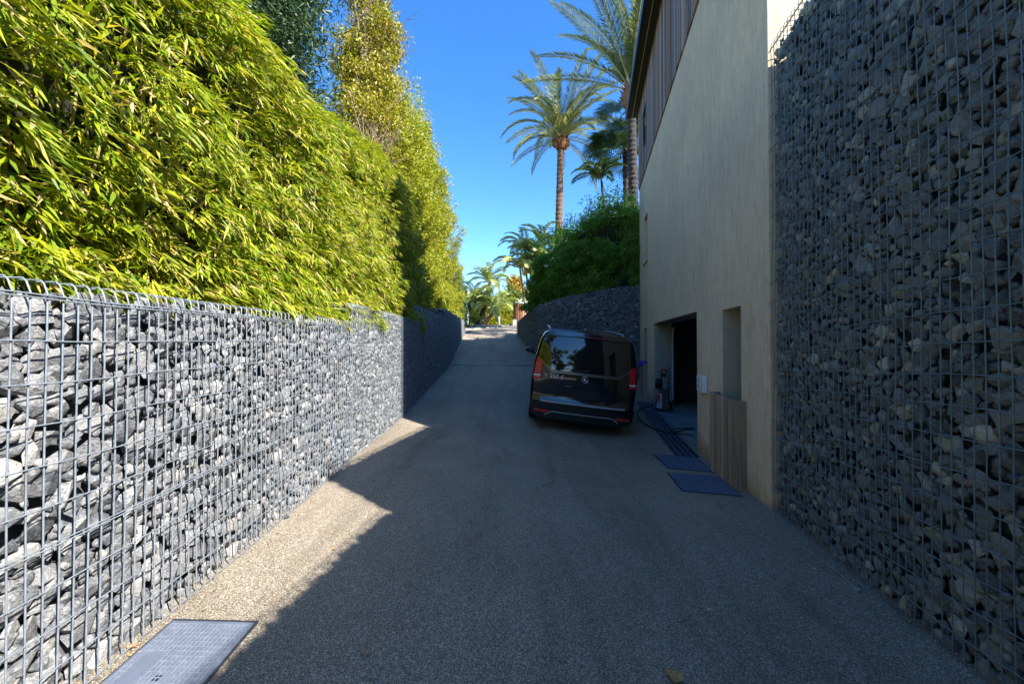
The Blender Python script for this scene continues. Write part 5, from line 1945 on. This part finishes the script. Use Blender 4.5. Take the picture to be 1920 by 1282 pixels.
# ------------------------------------------------------------------ small litter
LITTER = leaf_material('dry leaf crumbs', [(0.0, (0.05, 0.035, 0.02)), (0.4, (0.16, 0.10, 0.04)), (0.8, (0.34, 0.22, 0.08)), (1.0, (0.50, 0.40, 0.22))], 0.0)
def litter():
    def leaf(px, py, s, a, mat, label, curl=.3):
        p = gp(px, py)
        z = gz(p.x, p.y)
        n = 7
        m = MB()
        vs, fs = [], []
        for i in range(n):
            t = i / (n - 1)
            w = s * .36 * math.sin(PI * min(1, .08 + t * .92)) * (1 + .25 * math.sin(7 * t))
            for k in (-1, 0, 1):
                q = Vector((k * w, (t - .5) * s, .006 + s * curl * (abs(k) * .35 + (t - .5) ** 2)))
                q.rotate(Euler((0, 0, a)))
                vs.append(Vector((p.x, p.y, z)) + q)
        for i in range(n - 1):
            for k in range(2): fs.append((i*3 + k, i*3 + k + 1, i*3 + k + 4, i*3 + k + 3))
        m.add(vs, fs, True)
        o = m.build('fallen_leaf', mat)
        tag(o, label, 'leaf', 'dry leaves on the paving')
    leaf(1262, 1271, .085, .9, DRYLEAF, 'largest curled dry leaf lying in the shaded paving')
    leaf(688, 1227, .03, 2.0, DRYLEAF, 'small dark leaf lying on shaded paving near the shadow edge')
    leaf(627, 1030, .035, .4, DRYLEAF, 'small dry leaf on sunlit paving')
    leaf(768, 812, .05, 1.2, DRYLEAF, 'orange leaf near the wall in the far sunlit patch')
    leaf(250, 1212, .05, .3, DRYLEAF, 'yellowed leaf at the wall foot behind the gridded cover')
    leaf(176, 1240, .05, 1.3, DRYLEAF, 'dry leaf tucked under the lowest wire of the sunlit wall')
    leaf(1328, 1144, .03, 2.2, STRAW, 'pale bamboo leaf sliver lying mid drive in shade', .1)
    leaf(1527, 1068, .035, 2.4, STRAW, 'pale sliver lying close to the tall dark wall', .1)
    for (a, b, lab) in (((1505, 1028), (1524, 1038), 'short straw lying by the tall dark wall'), ((1550, 1056), (1608, 1110), 'long thin straw along the foot of the tall dark wall')):
        p, q = gp(*a), gp(*b)
        p.z, q.z = gz(p.x, p.y) + .006, gz(q.x, q.y) + .006
        tag(MB().tube([p, p.lerp(q, .5) + Vector((.004, 0, .004)), q], .0025, 5).build('straw', STRAW), lab, 'straw')
    for i, (px, py, s, lab) in enumerate(((1570, 1074, .022, 'grey pebble lying near the straw'), (1607, 1107, .02, 'bluish pebble at the end of the long straw'), (1611, 1100, .012, 'tiny white pebble beside the bluish one'), (536, 971, .03, 'small round metal stud set in the sunlit paving'))):
        p = gp(px, py)
        o = bpy.data.objects.new('pebble', hull_for(3 + i, STONE))
        COL.objects.link(o)
        o.location = (p.x, p.y, gz(p.x, p.y) + s * .4)
        o.scale = (s, s * .8, s * .5)
        tag(o, lab, 'pebble')
    # crumbs of leaf and bark gathered along the foot of both walls
    rng = np.random.default_rng(77)
    P = []
    for i in range(420):
        Y = 1.0 + 8 * rng.random() ** 1.6
        if rng.random() < .6: x = XL(Y) + .03 + abs(rng.normal(0, .07))
        elif Y < 3.3: x = XG(Y) - .03 - abs(rng.normal(0, .07))
        else: x = XH(Y) - .05 - abs(rng.normal(0, .08)) - (.45 if Y > 5.2 else .15)
        if rng.random() < .12: x = XL(Y) + rng.random() * 3.2
        P.append((x, Y, gz(x, Y) + .006))
    P = np.array(P)
    D = unit(np.concatenate([rng.standard_normal((len(P), 2)), np.full((len(P), 1), .12)], 1))
    N = unit(np.array([0, 0, 1.0]) + .35 * rng.standard_normal(P.shape))
    L = .010 + .024 * rng.random(len(P)) ** 2
    V, Fc = leaf_arrays(P, D, N, L, L * .4, 0, False, .1)
    V[:, 2] += .002
    tag(link('leaf_litter', np_mesh('leaf_litter', V, Fc), LITTER), kind='stuff')
litter()

# ------------------------------------------------------------------ behind the viewer (seen in the van's paint and glass)
for i, (x, y, h, lab) in enumerate(((-9, -24, 15, 'broad green tree far behind the viewer'), (-3.5, -26, 12, 'rounded green tree across the lower road'), (3.5, -27, 9.5, 'lower bushy tree across the lower road'), (-15, -20, 16, 'tall green tree behind the hedge end'))):
    C = [((x + random.uniform(-3, 3), y + random.uniform(-2, 2), random.uniform(.25, 1) * h), (2.2, 1.8, 1.7)) for k in range(14)]
    crown_tree('broad_tree', lab, (x, y, -1.6), (x, y, h * .6), C, MIDGRN, 5000, (.3, .5), .6, 70 + i, trunk_r=.25)
slab_hedge('clipped_hedge', 'sunny hedge across the road behind the viewer', [(-14, -17), (12, -17)], lambda u: -1, lambda u: 2.2, 1.2, LAUREL, 4500, (.2, .3), .5, .3, 27, side=-1)
